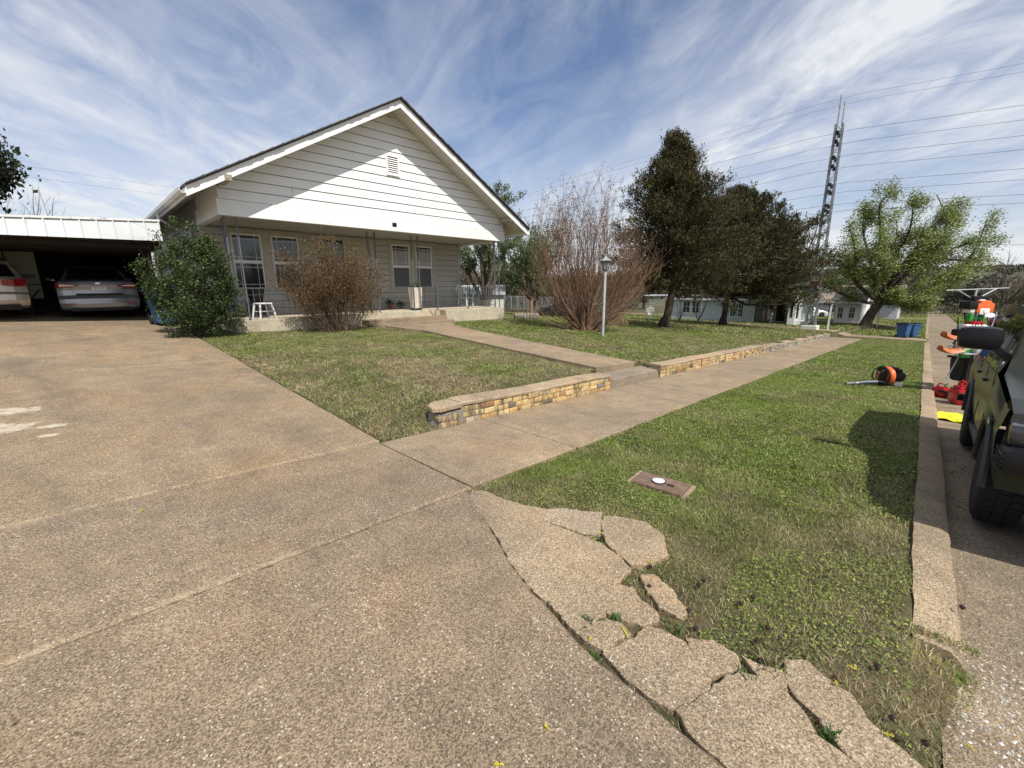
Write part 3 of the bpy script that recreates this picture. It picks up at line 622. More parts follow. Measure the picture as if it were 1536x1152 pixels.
for x, y in zip(X, Y):
    a = random.uniform(0, 6.28); L = random.uniform(.02,.06); z = float(streetz(np.array(x), np.array(y)))+.006; mb.col = random.choice([(.1,.11,.03),(.2,.15,.08),(.06,.05,.03)])
    mb.add([(x,y,z),(x+math.cos(a)*L,y+math.sin(a)*L,z+.01),(x+math.cos(a)*L*.5+.004,y+math.sin(a)*L*.5,z+.012)], [(0,1,2)])
_mb = mb; mb = MB()
for k in range(420):
    if k < 150: x = 2.27-abs(random.gauss(0,.12)); y = random.uniform(4.3, 13)
    elif k < 260: x = random.uniform(-3, 2.2); y = random.uniform(.3, 12)
    elif k < 340: x = random.uniform(2.4, 20); y = random.choice((2.66,4.17))+random.gauss(0,.05)*1
    else: x = random.uniform(2.8, 9); y = random.uniform(-3, -.45)
    z = (float(streetz(np.array(x), np.array(y))) if y < -.3 else plane(x, y))+.026; a = random.uniform(0,6.28); L = random.uniform(.006,.022); mb.col = random.choice([(.2,.13,.06),(.1,.07,.04),(.3,.24,.12),(.09,.11,.03)])
    w = L*random.uniform(.15,.6); mb.add([(x,y,z),(x+math.cos(a)*L-math.sin(a)*w*.5,y+math.sin(a)*L+math.cos(a)*w*.5,z+.004),(x+math.cos(a)*L*2,y+math.sin(a)*L*2,z+.002),(x+math.cos(a)*L+math.sin(a)*w*.5,y+math.sin(a)*L-math.cos(a)*w*.5,z+.001)], [(0,1,2,3)])
tag(obj('leaf_litter', mb, mt['grassb'], col=True), 'dry leaf scraps and twigs scattered over the concrete', 'litter', kind='stuff'); mb = _mb
tag(obj('grass_clippings', mb, mt['grassb'], col=True), 'clippings and twigs drifted along the gutter beside the parked vehicle', 'clippings', kind='stuff')

# ------------------------------------------------------------------ meter box
t = thing('meter_box', 'brown concrete utility meter box with a round pale lid set in the verge', 'meter box', (3.55,1.53,Gf(3.55,1.53)), R(4))
mb = MB(); mb.bbox(-.135,-.23,-.1,.135,.23,.022,.012); obj('lid', mb, M('brown cast box', (.15,.095,.065), .8, .3, 18, bmp=.3, dirt=((.25,.2,.13), 9, .55, .6)), t)
mb = MB(); mb.bbox(-.155,-.27,-.12,.155,-.232,.01,.01); mb.bbox(-.155,.232,-.12,.155,.265,.014,.01); obj('collar', mb, mt['kerb'], t)
mb = MB(); mb.lathe((.0,.02,.018), [(.001,0),(.055,0),(.055,.016),(.05,.018),(.001,.018)], 28); o = obj('cap', mb, M('pale lid', (.6,.62,.63), .4, .08, 30), t, smooth=True)
mb = MB(); mb.lathe((0,.02,.016), [(.056,0),(.064,0),(.064,.012),(.056,.014)], 28); obj('ring', mb, mt['black'], t, smooth=True)
mb = MB(); mb.bbox(-.03,-.13,.02,-.012,-.06,.026,.002); mb.bbox(.0,-.12,.02,.01,-.06,.025,.002); obj('handle', mb, mt['black'], t)

# ------------------------------------------------------------------ retaining wall
YW = 4.22
def wallrun(name, x0, x1, label, mat_t, tan=True, course=.088, capth=.048, htop=.30, depth=.30):
    root = thing(name, label, 'garden wall', (x0, YW, Gf(x0, 4.0)), 0, 'retaining wall beside the sidewalk')
    cols = [(.56,.38,.16),(.60,.45,.23),(.50,.31,.12),(.58,.41,.19),(.42,.35,.24),(.36,.2,.09),(.14,.10,.075),(.2,.18,.16),(.52,.39,.17)] if tan else [(.34,.30,.24),(.3,.27,.22),(.4,.34,.25),(.25,.22,.18)]
    wts = [5,5,4,5,2,2,1.3,1.2,3] if tan else [3,3,2,2]
    mb = MB()
    for row in range(3):
        x = x0+random.uniform(0,.1)
        hh = .088 if row == 0 else .076; z0 = [0.0,.094,.176][row]-.008
        while x < x1-.05:
            L = random.uniform(.22,.32) if row == 0 else random.choice((.12,.16,.22,.26)); L = min(L, x1-x)
            b = Gf(x+L/2, 4.0); j = [random.uniform(-.012,.010), random.uniform(-.005,.005), random.uniform(-.008,.004)]
            c = random.choices(cols, wts)[0]; k = random.uniform(.8,1.15); mb.col = tuple(v*k for v in c)
            mb.bbox(x+.009, YW-.012+j[0], b+z0+j[1], x+L-.009, YW+.12, b+z0+hh+j[2], .010); x += L
    obj('block_facing', mb, mt['brick'], root, col=True, world=True, smooth=True)
    n = max(2, int((x1-x0)/.1)); V = []; F = []
    for i in range(n+1):
        x = lerp(x0+.004, x1-.004, i/n); b = Gf(x, 4.0); V += [(x,YW+.004,b-.1),(x,YW+.004,b+htop-capth-.004),(x,YW+depth,b+htop-capth-.004),(x,YW+depth,b-.1)]
    for i in range(n):
        for k in range(4): a = i*4; F.append((a+k, a+(k+1)%4, a+4+(k+1)%4, a+4+k))
    F += [(3,2,1,0), (n*4,n*4+1,n*4+2,n*4+3)]; mb = MB(); mb.add(V, F); obj('mortar_core', mb, mt['mortar'], root, world=True)
    V = []; F = []; m = 6
    for i in range(n+1):
        x = lerp(x0, x1, i/n); b = Gf(x, 4.0)+.008*math.sin(x*2.3)+random.uniform(-.003,.003); y = YW-.018+random.uniform(-.004,.004)+(.02 if (i in (0,n)) else 0); z1 = b+htop
        V += [(x,y,z1-capth),(x,y-.002,z1-.018),(x,y+.016,z1),(x,YW+depth-.0,z1+.004),(x,YW+depth+.03,z1-.03),(x,YW+depth,z1-capth)]
    for i in range(n):
        for k in range(m): a = i*m; F.append((a+k, a+m+k, a+m+(k+1)%m, a+(k+1)%m))
    F += [tuple(range(m)), tuple(n*m+k for k in range(m))[::-1]]
    mb = MB(); mb.add(V, F); obj('cap', mb, mat_t, root, world=True, smooth=True)
    return root
w1 = wallrun('retaining_wall', 3.42, 7.14, 'low yellow stone wall with concrete cap between driveway and walkway', mt['cap'])
# broken leading end with a grey mortar patch
mb = MB(); 
for (xa, xb, za, zb, c) in ((3.10,3.22,0,.075,(.47,.34,.17)),(3.23,3.40,.0,.07,(.45,.31,.14)),(3.12,3.25,.085,.15,(.5,.36,.18)),(3.05,3.11,.1,.16,(.3,.22,.13)),(3.29,3.38,.08,.17,(.5,.37,.18))):
    b = Gf(xa, 4.0); mb.col = c; mb.bbox(xa, YW-.005, b+za, xb, YW+.14, b+zb, .012)
obj('end_blocks', mb, mt['brick'], w1, col=True, world=True, smooth=True)
mb = MB(); b = Gf(3.25, 4.0)
mb.prism([(3.07,YW+.02),(3.44,YW-.001),(3.44,YW+.28),(3.2,YW+.3),(3.04,YW+.2)], b-.05, b+.2); obj('mortar_patch', mb, concrete('grey mortar patch', (.24,.22,.2), 0), w1, world=True)
mb = MB(); bm_ = [(3.0,YW+.06),(3.08,YW-.02),(3.2,YW-.012),(3.30,YW-.02),(3.425,YW-.018),(3.43,YW+.3),(3.22,YW+.33),(3.06,YW+.24),(3.02,YW+.15)]
mb.prism(bm_, b+.225, b+.292); o = obj('end_cap', mb, mt['cap'], w1, world=True, bevel=.014)
w2 = wallrun('retaining_wall', 9.32, 18.3, 'long yellow stone wall beyond the walkway step, darkened with dirt', mt['cap'])
w3 = wallrun('retaining_wall', 18.34, 33.6, 'far grey stretch of the sidewalk wall ending near the tower', mt['cap'], tan=False, htop=.26)
# opening: low concrete step between the two wall runs
mb = MB(); b7 = Gf(7.2, 4.0); b9 = Gf(9.3, 4.0)
mb.add([(7.16,YW-.03,b7-.1),(9.30,YW-.03,b9-.1),(9.30,YW+.5,b9-.1),(7.16,YW+.5,b7-.1),(7.16,YW-.0,b7+.2),(9.1,YW-.03,b9+.22),(9.30,YW+.5,b9+.23),(7.16,YW+.5,b7+.22)],
  [(0,3,2,1),(4,5,6,7),(0,1,5,4),(1,2,6,5),(2,3,7,6),(3,0,4,7)])
st_ = obj('garden_step', mb, mt['mortar'], bevel=.02); tag(st_, 'worn concrete step in the opening of the sidewalk wall', 'step')
# ------------------------------------------------------------------ white-gabled house (local frame: x along front, y to the back, z absolute)
HX, HY, HT = 3.34, 13.93, -.016
house = thing('house', 'white clapboard house with a wide front gable over a porch of iron posts', 'house', (HX,HY,0), HT)
WD = 10.46; RC = 5.23; DW = 2.7; LB = 13.5; OV = .75; EX = 6.03; SL = .569
z_apex = 7.30; z_eave = z_apex-SL*EX   # underside
def under(x): return z_apex-SL*abs(x-RC)
# roof slabs
mb = MB()
for s in (-1, 1):
    xe = RC+s*EX; th = .20
    for (zo0, zo1, y0, y1) in ((.13,.185,-OV-.02,LB+.7),):
        ex = s*.04
        mb.add([(RC,y0,z_apex+zo0),(xe+ex,y0,z_eave+zo0-SL*.04),(xe+ex,y1,z_eave+zo0-SL*.04),(RC,y1,z_apex+zo0),(RC,y0,z_apex+zo1+.02),(xe+ex,y0,z_eave+zo1-SL*.04),(xe+ex,y1,z_eave+zo1-SL*.04),(RC,y1,z_apex+zo1+.02)],
          [(0,3,2,1),(4,5,6,7),(0,1,5,4),(1,2,6,5),(2,3,7,6),(3,0,4,7)] )
# ragged shingle edge tabs along the rakes
for s in (-1, 1):
    n = 44
    for i in range(n):
        a = i/n*EX; b = (i+1)/n*EX; dz = .012+.01*(i % 2); y0 = -OV-.085-random.uniform(0,.03)
        xa, xb = RC+s*a, RC+s*b
        mb.add([(xa,y0,z_apex-SL*a+.165),(xb,y0,z_apex-SL*b+.165),(xb,y0,z_apex-SL*b+.188+dz*.3),(xa,y0,z_apex-SL*a+.188+dz),(xa,y0+.3,z_apex-SL*a+.165),(xb,y0+.3,z_apex-SL*b+.165),(xb,y0+.3,z_apex-SL*b+.19),(xa,y0+.3,z_apex-SL*a+.192+dz)],
          [(0,1,2,3),(7,6,5,4),(0,4,5,1),(3,2,6,7),(0,3,7,4),(1,5,6,2)])
roof = obj('roof', mb, mt['shingle'], house)
mb = MB()
for s in (-1, 1):   # rake fascias: lower board and a set-back upper board
    for (zo0, zo1, y0, y1) in ((-.10,.165,-OV,-OV+.03),):
        xe = RC+s*(EX+(.0))
        pl = [(RC,z_apex+zo0),(xe,z_eave+zo0),(xe,z_eave+zo1),(RC,z_apex+zo1)]
        mb.prism(pl if s > 0 else pl[::-1], y0, y1, 'y')
obj('fascia', mb, mt['white'], roof)
mb = MB()
for s in (-1, 1):   # eave fascia + gutter
    xe = RC+s*EX; a, b_ = sorted((xe-s*.0, xe-s*.03)); mb.box(a, -OV+.035, z_eave-.09, b_, LB+.7, z_eave+.11)
obj('eave_board', mb, mt['white'], roof)
for s in (-1, 1):
    mb = MB()
    xe = RC+s*(EX+.003); pr_ = [(0,.10),(0,-.02),(.07,-.03),(.12,.03),(.125,.11),(.115,.11),(.11,.035),(.066,-.02),(.01,-.01),(.01,.10)]
    pl = [(xe+s*p[0], z_eave+p[1]) for p in pr_]; mb.prism(pl if s < 0 else pl[::-1], -OV+.02, LB+.6, 'y')
    obj('gutter', mb, mt['white'], roof)
mb = MB(); xg = RC-EX-.06
mb.tube([(xg,3.6,z_eave-.02),(xg,3.6,z_eave-.14),(xg+.35,3.75,z_eave-.35),(-.07,3.8,z_eave-.5),(-.07,3.8,.7)], .038, 8); obj('downspout', mb, mt['white'], house, smooth=True)
# soffits (beadboard) under the rakes and eaves
mb = MB()
for s in (-1, 1):
    xe = RC+s*EX; n = 60
    for i in range(n):   # boards running with the ridge, small gaps
        a = i/n*EX+.003; b = (i+1)/n*EX-.003; xa, xb = RC+s*a, RC+s*b; za, zb = z_apex-SL*a, z_apex-SL*b; y0, y1 = -OV+.031, -.001
        if s > 0 or True:
            mb.add([(xa,y0,za),(xb,y0,zb),(xb,y1,zb),(xa,y1,za),(xa,y0,za+.02),(xb,y0,zb+.02),(xb,y1,zb+.02),(xa,y1,za+.02)], [(0,3,2,1),(4,5,6,7),(0,1,5,4),(1,2,6,5),(2,3,7,6),(3,0,4,7)])
    mb.add([(RC,-OV+.03,z_apex+.03),(xe,-OV+.03,z_eave+.03),(xe,LB+.68,z_eave+.03),(RC,LB+.68,z_apex+.03),(RC,-OV+.03,z_apex+.06),(xe,-OV+.03,z_eave+.06),(xe,LB+.68,z_eave+.06),(RC,LB+.68,z_apex+.06)], [(0,3,2,1),(4,5,6,7),(0,1,5,4),(1,2,6,5),(2,3,7,6),(3,0,4,7)])
    # eave soffit strips behind y=0 following the slope
    xw = RC+s*WD/2
    for i in range(9):
        a = WD/2+(EX-WD/2)*i/9+.004; b = WD/2+(EX-WD/2)*(i+1)/9-.004; xa, xb = RC+s*a, RC+s*b
        mb.add([(xa,.001,z_apex-SL*a),(xb,.001,z_apex-SL*b),(xb,LB,z_apex-SL*b),(xa,LB,z_apex-SL*a),(xa,.001,z_apex-SL*a+.02),(xb,.001,z_apex-SL*b+.02),(xb,LB,z_apex-SL*b+.02),(xa,LB,z_apex-SL*a+.02)], [(0,3,2,1),(4,5,6,7),(0,1,5,4),(1,2,6,5),(2,3,7,6),(3,0,4,7)])
obj('soffit', mb, mt['soffit'], roof)
# lookout beams
mb = MB()
for x in (.12, WD-.16): mb.bbox(x-.07, -OV-.03 if x < 1 else -OV+.04, under(x)-.14, x+.07, 0, under(x)-.01, .008)
obj('lookout_beam', mb, mt['cream'], roof)
mb = MB(); mb.bbox(.04,-OV-.045,under(.12)-.15,.2,-OV-.005,under(.12)+.0,.01); mb.box(.07,-OV-.05,under(.12)-.1,.13,-OV-.044,under(.12)-.04); obj('weathered_beam_end', mb, M('peeling grey wood', (.30,.26,.20), .9, .5, 20, bmp=.5), roof)
# gable siding: lapped boards
mb = MB(); z = 3.93; k = 0
while z < z_apex-.02:
    z1 = min(z+.268, z_apex-.01)
    def xr(zz): return max(0.02, (z_apex-zz)/SL)
    a0, a1 = min(WD/2, xr(z)), min(WD/2, xr(z1)); pr = -.03
    for s in (-1, 1):
        x0, x1 = RC, RC+s*a0; x2 = RC+s*a1
        zq = z1-.016; x2 = RC+s*min(WD/2, xr(zq))
        vs = [(RC,pr,z),(x1,pr,z),(x2,-.006,zq),(RC,-.006,zq),(RC,0.02,z),(x1,.02,z),(x2,.02,zq),(RC,.02,zq)]
        mb.add(vs, [(0,1,2,3),(4,7,6,5),(0,4,5,1),(1,5,6,2),(3,2,6,7)])
    z = z1
sm_ = MB()
for (xs_, k_) in ((3.1,0),(7.4,0),(1.9,1),(6.3,1),(4.2,2),(8.0,2),(3.6,3),(6.9,4),(4.6,5),(5.9,6)):
    za_ = 3.93+k_*.268; sm_.box(xs_,-.0315,za_+.004,xs_+.004,-.002,za_+.245)
gab = obj('gable_siding', mb, mt['white'], house)
mb = MB(); mb.prism([(0.02,3.9),(WD-.02,3.9),(WD-.02,4.27),(RC,7.22),(.02,4.27)], .021, .06, 'y'); obj('butt_joint', sm_, mt['cream'], gab); obj('backing', mb, M('shadowed sheathing', (.10,.095,.09), .9), gab)
# vent
mb = MB(); vx0, vx1, vz0, vz1 = 5.0, 5.49, 5.31, 5.95
for a in ((vx0,vz0,vx0+.05,vz1),(vx1-.05,vz0,vx1,vz1),(vx0+.05,vz0,vx1-.05,vz0+.05),(vx0+.05,vz1-.05,vx1-.05,vz1)): mb.box(a[0],-.065,a[1],a[2],-.001,a[3])
vent = obj('gable_vent', mb, mt['white'], house)
mb = MB()
for i in range(8):
    z = vz0+.06+i*.066; mb.add([(vx0+.05,-.06,z),(vx1-.05,-.06,z),(vx1-.05,-.02,z+.052),(vx0+.05,-.02,z+.052),(vx0+.05,-.055,z-.006),(vx1-.05,-.055,z-.006),(vx1-.05,-.015,z+.046),(vx0+.05,-.015,z+.046)], [(0,1,2,3),(4,7,6,5),(0,4,5,1),(3,2,6,7)])
obj('louver', mb, mt['white'], vent); mb = MB(); mb.box(vx0+.05,-.034,vz0+.05,vx1-.05,-.031,vz1-.05); obj('vent_back', mb, mt['dark'], vent)
# porch beam (box) with return sides and ceiling
mb = MB(); zb0, zb1 = 3.51, 3.93
mb.bbox(-.06,-.05,zb0,WD+.06,.14,zb1-.012,.008); mb.bbox(-.06,.141,zb0,.14,DW,zb1-.012,.008); mb.bbox(WD-.14,.141,zb0,WD+.06,DW,zb1-.012,.008)
beam = obj('porch_beam', mb, mt['white'], house)
for s, xx in ((-1, -.005),(1, WD-.02)):
    mb = MB(); mb.box(xx, .022, 3.93, xx+.025, DW, under(0)-.004)
    obj('beam_side_panel', mb, mt['white'], beam)
mb = MB(); mb.box(5.08,-.056,3.655,5.25,-.0505,3.79); obj('wall_box', mb, mt['black'], beam)
mb = MB()
for i in range(36): y = .142+(DW-.16)*0+i*.071; mb.box(.142,y,zb0+.06,WD-.142,y+.067,zb0+.075)
mb.box(.141,.141,zb0+.085,WD-.141,DW,zb0+.1)
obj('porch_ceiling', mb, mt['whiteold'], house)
# walls with lapped siding and openings
def sidewall(mb, horiz, fixed, a0, a1, z0, z1, holes, out, lap=.235, axis='x'):
    z = z0
    while z < z1-.01:
        zt = min(z+lap, z1)-.014; segs = [(a0, a1)]
        for (h0, h1, g0, g1) in holes:
            if zt > g0+.001 and z < g1-.001:
                ns = []
                for s0, s1 in segs:
                    if h1 <= s0 or h0 >= s1: ns.append((s0, s1)); continue
                    if h0 > s0: ns.append((s0, h0))
                    if h1 < s1: ns.append((h1, s1))
                segs = ns
        for s0, s1 in segs:
            if axis == 'x': vs = [(s0,fixed-out*.022,z),(s1,fixed-out*.022,z),(s1,fixed-out*.004,zt),(s0,fixed-out*.004,zt),(s0,fixed+out*.05,z),(s1,fixed+out*.05,z),(s1,fixed+out*.05,zt),(s0,fixed+out*.05,zt)]
            else: vs = [(fixed-out*.022,s0,z),(fixed-out*.022,s1,z),(fixed-out*.004,s1,zt),(fixed-out*.004,s0,zt),(fixed+out*.05,s0,z),(fixed+out*.05,s1,z),(fixed+out*.05,s1,zt),(fixed+out*.05,s0,zt)]
            mb.add(vs, [(0,1,2,3),(4,7,6,5),(0,4,5,1),(3,2,6,7),(0,3,7,4),(1,5,6,2)])
        z = zt+.014
WINS = [(.62,3.05),(6.35,8.78)]
mb = MB(); holes = [(.64,3.0,1.642,3.5),(6.44,8.70,1.642,3.5),(3.57,5.73,.72,3.5)]
sidewall(mb, True, DW, 0, WD-.31, .70, 3.6, holes, 1)
sidewall(mb, True, 0, DW, LB, .3, under(0)-.01, [], 1, axis='y'); sidewall(mb, True, WD-.31, DW+.02, LB, .1, 3.9, [], -1, axis='y')
mb.box(0,LB,.3,WD-.31,LB+.02,3.9)
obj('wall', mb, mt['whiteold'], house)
for a_, b_ in ((-.025,.09),(WD-.42,WD-.29)): mb = MB(); mb.box(a_,DW-.03,.70,b_,DW-.023,3.5); obj('corner_board', mb, mt['whiteold'], house)
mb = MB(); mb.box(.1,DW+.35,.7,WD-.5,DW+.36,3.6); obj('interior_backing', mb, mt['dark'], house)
def window(x0, x1, nm, glasses, lower):
    z0, z1 = 1.60, 3.48; mb = MB(); y = DW
    mb.box(x0-.02,y-.05,z1-.12,x1+.02,y+.05,z1+.01); mb.box(x0-.04,y-.075,z1+.01,x1+.04,y+.05,z1+.04)
    mb.box(x0,y-.045,z0-.02,x0+.15,y+.05,z1-.12); mb.box(x1-.15,y-.045,z0-.02,x1,y+.05,z1-.12)
    xm = (x0+x1)/2; mb.box(xm-.15,y-.045,z0+.0,xm+.15,y+.05,z1-.12); mb.box(x0-.03,y-.08,z0-.07,x1+.03,y+.05,z0-.02)
    w = obj('window', mb, mt['cream'], house)
    for (a, b) in ((x0+.151, xm-.151),(xm+.151, x1-.151)):
        zm = 2.47; fr = .05; mb = MB()
        for (c0, c1, yo) in ((zm, z1-.121, .0),(z0-.019, zm-.001, .02)):
            mb.box(a,y+yo-.02,c0,a+fr,y+yo+.02,c1); mb.box(b-fr,y+yo-.02,c0,b,y+yo+.02,c1); mb.box(a+fr,y+yo-.02,c1-fr,b-fr,y+yo+.02,c1); mb.box(a+fr,y+yo-.02,c0,b-fr,y+yo+.02,c0+fr)
            if not (lower and c0 < 2): # prairie muntins
                for q in (.14,): mb.box(a+fr+q,y+yo-.012,c0+fr,a+fr+q+.012,y+yo-.003,c1-fr); mb.box(b-fr-q-.012,y+yo-.012,c0+fr,b-fr-q,y+yo-.003,c1-fr)
                for q in (c0+fr+.1, c1-fr-.13): mb.box(a+fr,y+yo-.013,q,b-fr,y+yo-.004,q+.012)
        sa = obj('sash', mb, mt['white'], w)
        mb = MB(); mb.box(a+fr,y+.002,zm+fr,b-fr,y+.006,z1-.121-fr); mb.box(a+fr,y+.022,z0+.03,b-fr,y+.026,zm-fr); obj('pane', mb, glasses, w)
        if lower:
            mb = MB(); mb.box(a+fr,y-.001,zm+fr,b-fr,y+.0015,3.12); obj('shade', mb, mt['shade'], w); mb = MB(); mb.box(a+fr,y-.004,z0+.03,b-fr,y-.002,zm-fr); obj('insect_screen', mb, mt['screen'], w)
window(.62,3.02,'w',mt['glass'],False); window(6.42,8.72,'w',mt['glass'],True)
# front door group behind the shrub
mb = MB(); mb.box(3.55,DW-.05,.72,3.72,DW+.05,3.5); mb.box(5.58,DW-.05,.72,5.75,DW+.05,3.5); mb.box(3.72,DW-.05,3.36,5.58,DW+.05,3.5); mb.box(4.5,DW-.04,.72,4.6,DW+.04,3.36)
df = obj('door_frame', mb, mt['cream'], house)
mb = MB(); mb.box(4.6,DW+.01,.72,5.58,DW+.05,3.37); d_ = obj('door', mb, mt['cream'], df); mb = MB(); mb.box(3.74,DW+.01,1.5,4.48,DW+.03,3.34); obj('side_window', mb, mt['glass'], df)
# porch slab with recessed entry and step
def porch(mb, pts, z0, z1): mb.prism(pts, z0, z1)
mb = MB(); porch(mb, [(-.02,0),(3.7,0),(3.7,.42),(7.25,.42),(7.25,0),(WD,0),(WD,DW+.2),(-.02,DW+.2)], -.2, .713)
ps = obj('porch_slab', mb, mt['slab'], house, bevel=.015)
mb = MB(); mb.bbox(3.9,-.08,0,7.24,.419,.5,.015); mb.bbox(3.9,-.5,0,7.3,-.085,.36,.015); obj('porch_step', mb, mt['walk'], house)
mb = MB(); mb.box(WD-.3,DW+.2,-.3,WD-.28,LB,.1); mb.box(-.01,DW+.2,0,.0,LB,.3); obj('foundation', mb, mt['mortar'], house)
# iron posts
posts = [(.10,.12,'x'),(4.45,.62,'x'),(6.22,.62,'x'),(WD-.42,.12,'x')]
for i, (x, y, ax) in enumerate(posts):
    mb = MB()
    for dx in (0, .28): mb.bar((x+dx,y,.72),(x+dx,y,zb0-.002),.032); mb.bbox(x+dx-.035,y-.035,.713,x+dx+.035,y+.035,.73,.004)
    for k in range(4):
        z = 1.62+k*.0; 
    mb.tube([(x,y,1.95),(x+.09,y,1.9),(x+.2,y,1.75),(x+.28,y,1.68)], .008, 5); mb.tube([(x,y,2.65),(x+.28,y,2.35)], .008, 5)
    if i in (0, 3):
        xx = x if i == 0 else x+.28; mb.bar((xx,y+.28,.72),(xx,y+.28,zb0-.002),.032)
        for k in range(12): # scroll ribbon between the corner posts
            z = .85+k*.2; mb.tube([(xx,y+.02,z),(xx,y+.14,z+.1),(xx,y+.26,z+.2)] if k % 2 else [(xx,y+.26,z),(xx,y+.14,z+.1),(xx,y+.02,z+.2)], .007, 4)
    obj('porch_post', mb, mt['iron'], house)
def rail(a, b, nb, newels=(0,1)):
    a = Vector(a); b = Vector(b); mb = MB(); zt = 1.60; z0 = .713
    mb.bar((a.x,a.y,zt),(b.x,b.y,zt),.03,.014); mb.bar((a.x,a.y,z0+.1),(b.x,b.y,z0+.1),.022,.012); mb.bar((a.x,a.y,z0+.42),(b.x,b.y,z0+.42),.016,.01); mb.bar((a.x,a.y,zt-.18),(b.x,b.y,zt-.18),.016,.01)
    for i in range(nb+1):
        p = a.lerp(b, i/nb); mb.bar((p.x,p.y,z0+.1),(p.x,p.y,zt),.011)
        if i % 2 and i < nb:
            mb.ball((p.x,p.y,z0+.55), .018, seg=5)
    for t_ in newels:
        p = a.lerp(b, t_); mb.bar((p.x,p.y,z0),(p.x,p.y,zt+.04),.034); mb.ball((p.x,p.y,zt+.06), .024, seg=6); mb.bbox(p.x-.04,p.y-.04,z0,p.x+.04,p.y+.04,z0+.015,.004)
    obj('railing', mb, mt['iron'], house)
rail((.4,.12),(3.5,.12),20,(1,)); rail((.1,.42),(.1,DW-.05),16,()); rail((6.55,.55),(6.95,.12),3,(1,)); rail((6.95,.12),(WD-.42,.12),24,(.5,)); rail((WD-.14,.42),(WD-.14,DW-.05),16,(.5,))
rail((7.3,DW-.75),(WD-.35,DW-.75),20,(0,.33,1))
# ------------------------------------------------------------------ porch furniture
def hw(x, y, z=.715):  # house local -> world
    return (HX+x*math.cos(HT)-y*math.sin(HT), HY+x*math.sin(HT)+y*math.cos(HT), z)
t = thing('stool', 'white metal stool with splayed legs at the left end of the porch', 'stool', hw(.95,.8), R(10))
mb = MB()
mb.bbox(-.19,-.19,.42,.19,.19,.455,.012); obj('seat', mb, mt['white'], t)
for sx in (-1,1):
    for sy in (-1,1):
        mb = MB(); mb.bar((sx*.17,sy*.17,.43),(sx*.235,sy*.235,0),.05,.03); obj('leg', mb, mt['white'], t)
mb = MB()
for s in (-1,1): mb.bar((-.2,s*.2,.2),(.2,s*.2,.2),.012); mb.bar((s*.2,-.2,.2),(s*.2,.2,.2),.012)
obj('stretcher', mb, mt['white'], t)
t = thing('planter', 'black tapered planter pot standing behind the white stool', 'planter', hw(1.0,1.6), 0)
mb = MB(); mb.bbox(-.25,-.25,0,.25,.25,.45,.02); obj('stand', mb, mt['black'], t)
mb = MB(); mb.lathe((0,0,.45), [(.17,0),(.22,.2),(.26,.38),(.28,.4),(.28,.44),(.25,.44)], 16); obj('pot', mb, mt['black'], t, smooth=True)
t = thing('chair', 'black slatted patio chair half hidden by the red brown shrub', 'chair', hw(4.25,1.0), R(20))
mb = MB(); mb.bbox(-.25,-.25,.42,.25,.25,.45,.01); obj('seat', mb, mt['black'], t); mb = MB()
for k in range(6): mb.bar((-.22+k*.088,.24,.45),(-.22+k*.088,.3,.92),.04,.012)
mb.bbox(-.25,.27,.88,.25,.31,.95,.01); obj('backrest', mb, mt['black'], t)
for sx in (-1,1):
    for sy in (-1,1): mb = MB(); mb.bar((sx*.23,sy*.23,0),(sx*.23,sy*.22,.43),.035); obj('leg', mb, mt['black'], t)
mb = MB(); mb.bar((-.26,-.24,.66),(-.26,.27,.66),.04,.02); mb.bar((.26,-.24,.66),(.26,.27,.66),.04,.02); obj('armrest', mb, mt['black'], t)
t = thing('planter', 'tall square white planter on a black base between the iron posts', 'planter', hw(6.5,.95), R(3))
mb = MB(); mb.bbox(-.17,-.17,0,.17,.17,.07,.01); obj('base', mb, mt['black'], t)
mb = MB(); mb.add([(-.15,-.15,.07),(.15,-.15,.07),(.15,.15,.07),(-.15,.15,.07),(-.2,-.2,.88),(.2,-.2,.88),(.2,.2,.88),(-.2,.2,.88)], [(0,3,2,1),(4,5,6,7),(0,1,5,4),(1,2,6,5),(2,3,7,6),(3,0,4,7)]); obj('pot', mb, M('whitewashed planter', (.66,.58,.5), .7, .15, 9, dirt=((.4,.3,.24), 3, .5, .5)), t, bevel=.008)
def leafclump(name, parent, c, r, n, size, cols, m='leafg', flat=.6):
    P = RNG.normal(0, .45, (n,3))*np.array([r,r,r*flat])+np.array(c); return cloud(name, P, size, cols, mt[m], parent)
def cloud(name, P, size, cols, mat, parent=None, aspect=.5, up=0.0, dirs=None, offs=None):
    """leaf quads at points P"""
    n = len(P); u = RNG.normal(0, 1, (n,3)); 
    if dirs is not None: u = dirs+u*.45
    u[:,2] += up; u /= np.linalg.norm(u, axis=1)[:,None]; w = RNG.normal(0, 1, (n,3)); v = np.cross(u, w); v /= np.linalg.norm(v, axis=1)[:,None]; nn = np.cross(u, v)
    s = (size*RNG.uniform(.55,1.35,n))[:,None]; V = np.empty((n,4,3)); V[:,0] = P-u*s*.5; V[:,1] = P+v*s*aspect*.5+nn*s*.08; V[:,2] = P+u*s*.5; V[:,3] = P-v*s*aspect*.5+nn*s*.08
    cols = np.array(cols); c = cols[RNG.integers(0, len(cols), n)]*RNG.uniform(.7,1.35,(n,1)); o = np.arange(n)*4
    return raw(name, V.reshape(-1,3), np.stack([o,o+1,o+2,o+3],-1), mat, parent, np.repeat(c[:,None,:],4,1).reshape(-1,3), offs=offs)
leafclump('foliage', t, (0,0,.95), .22, 160, .09, [(.07,.11,.04),(.04,.07,.03)])
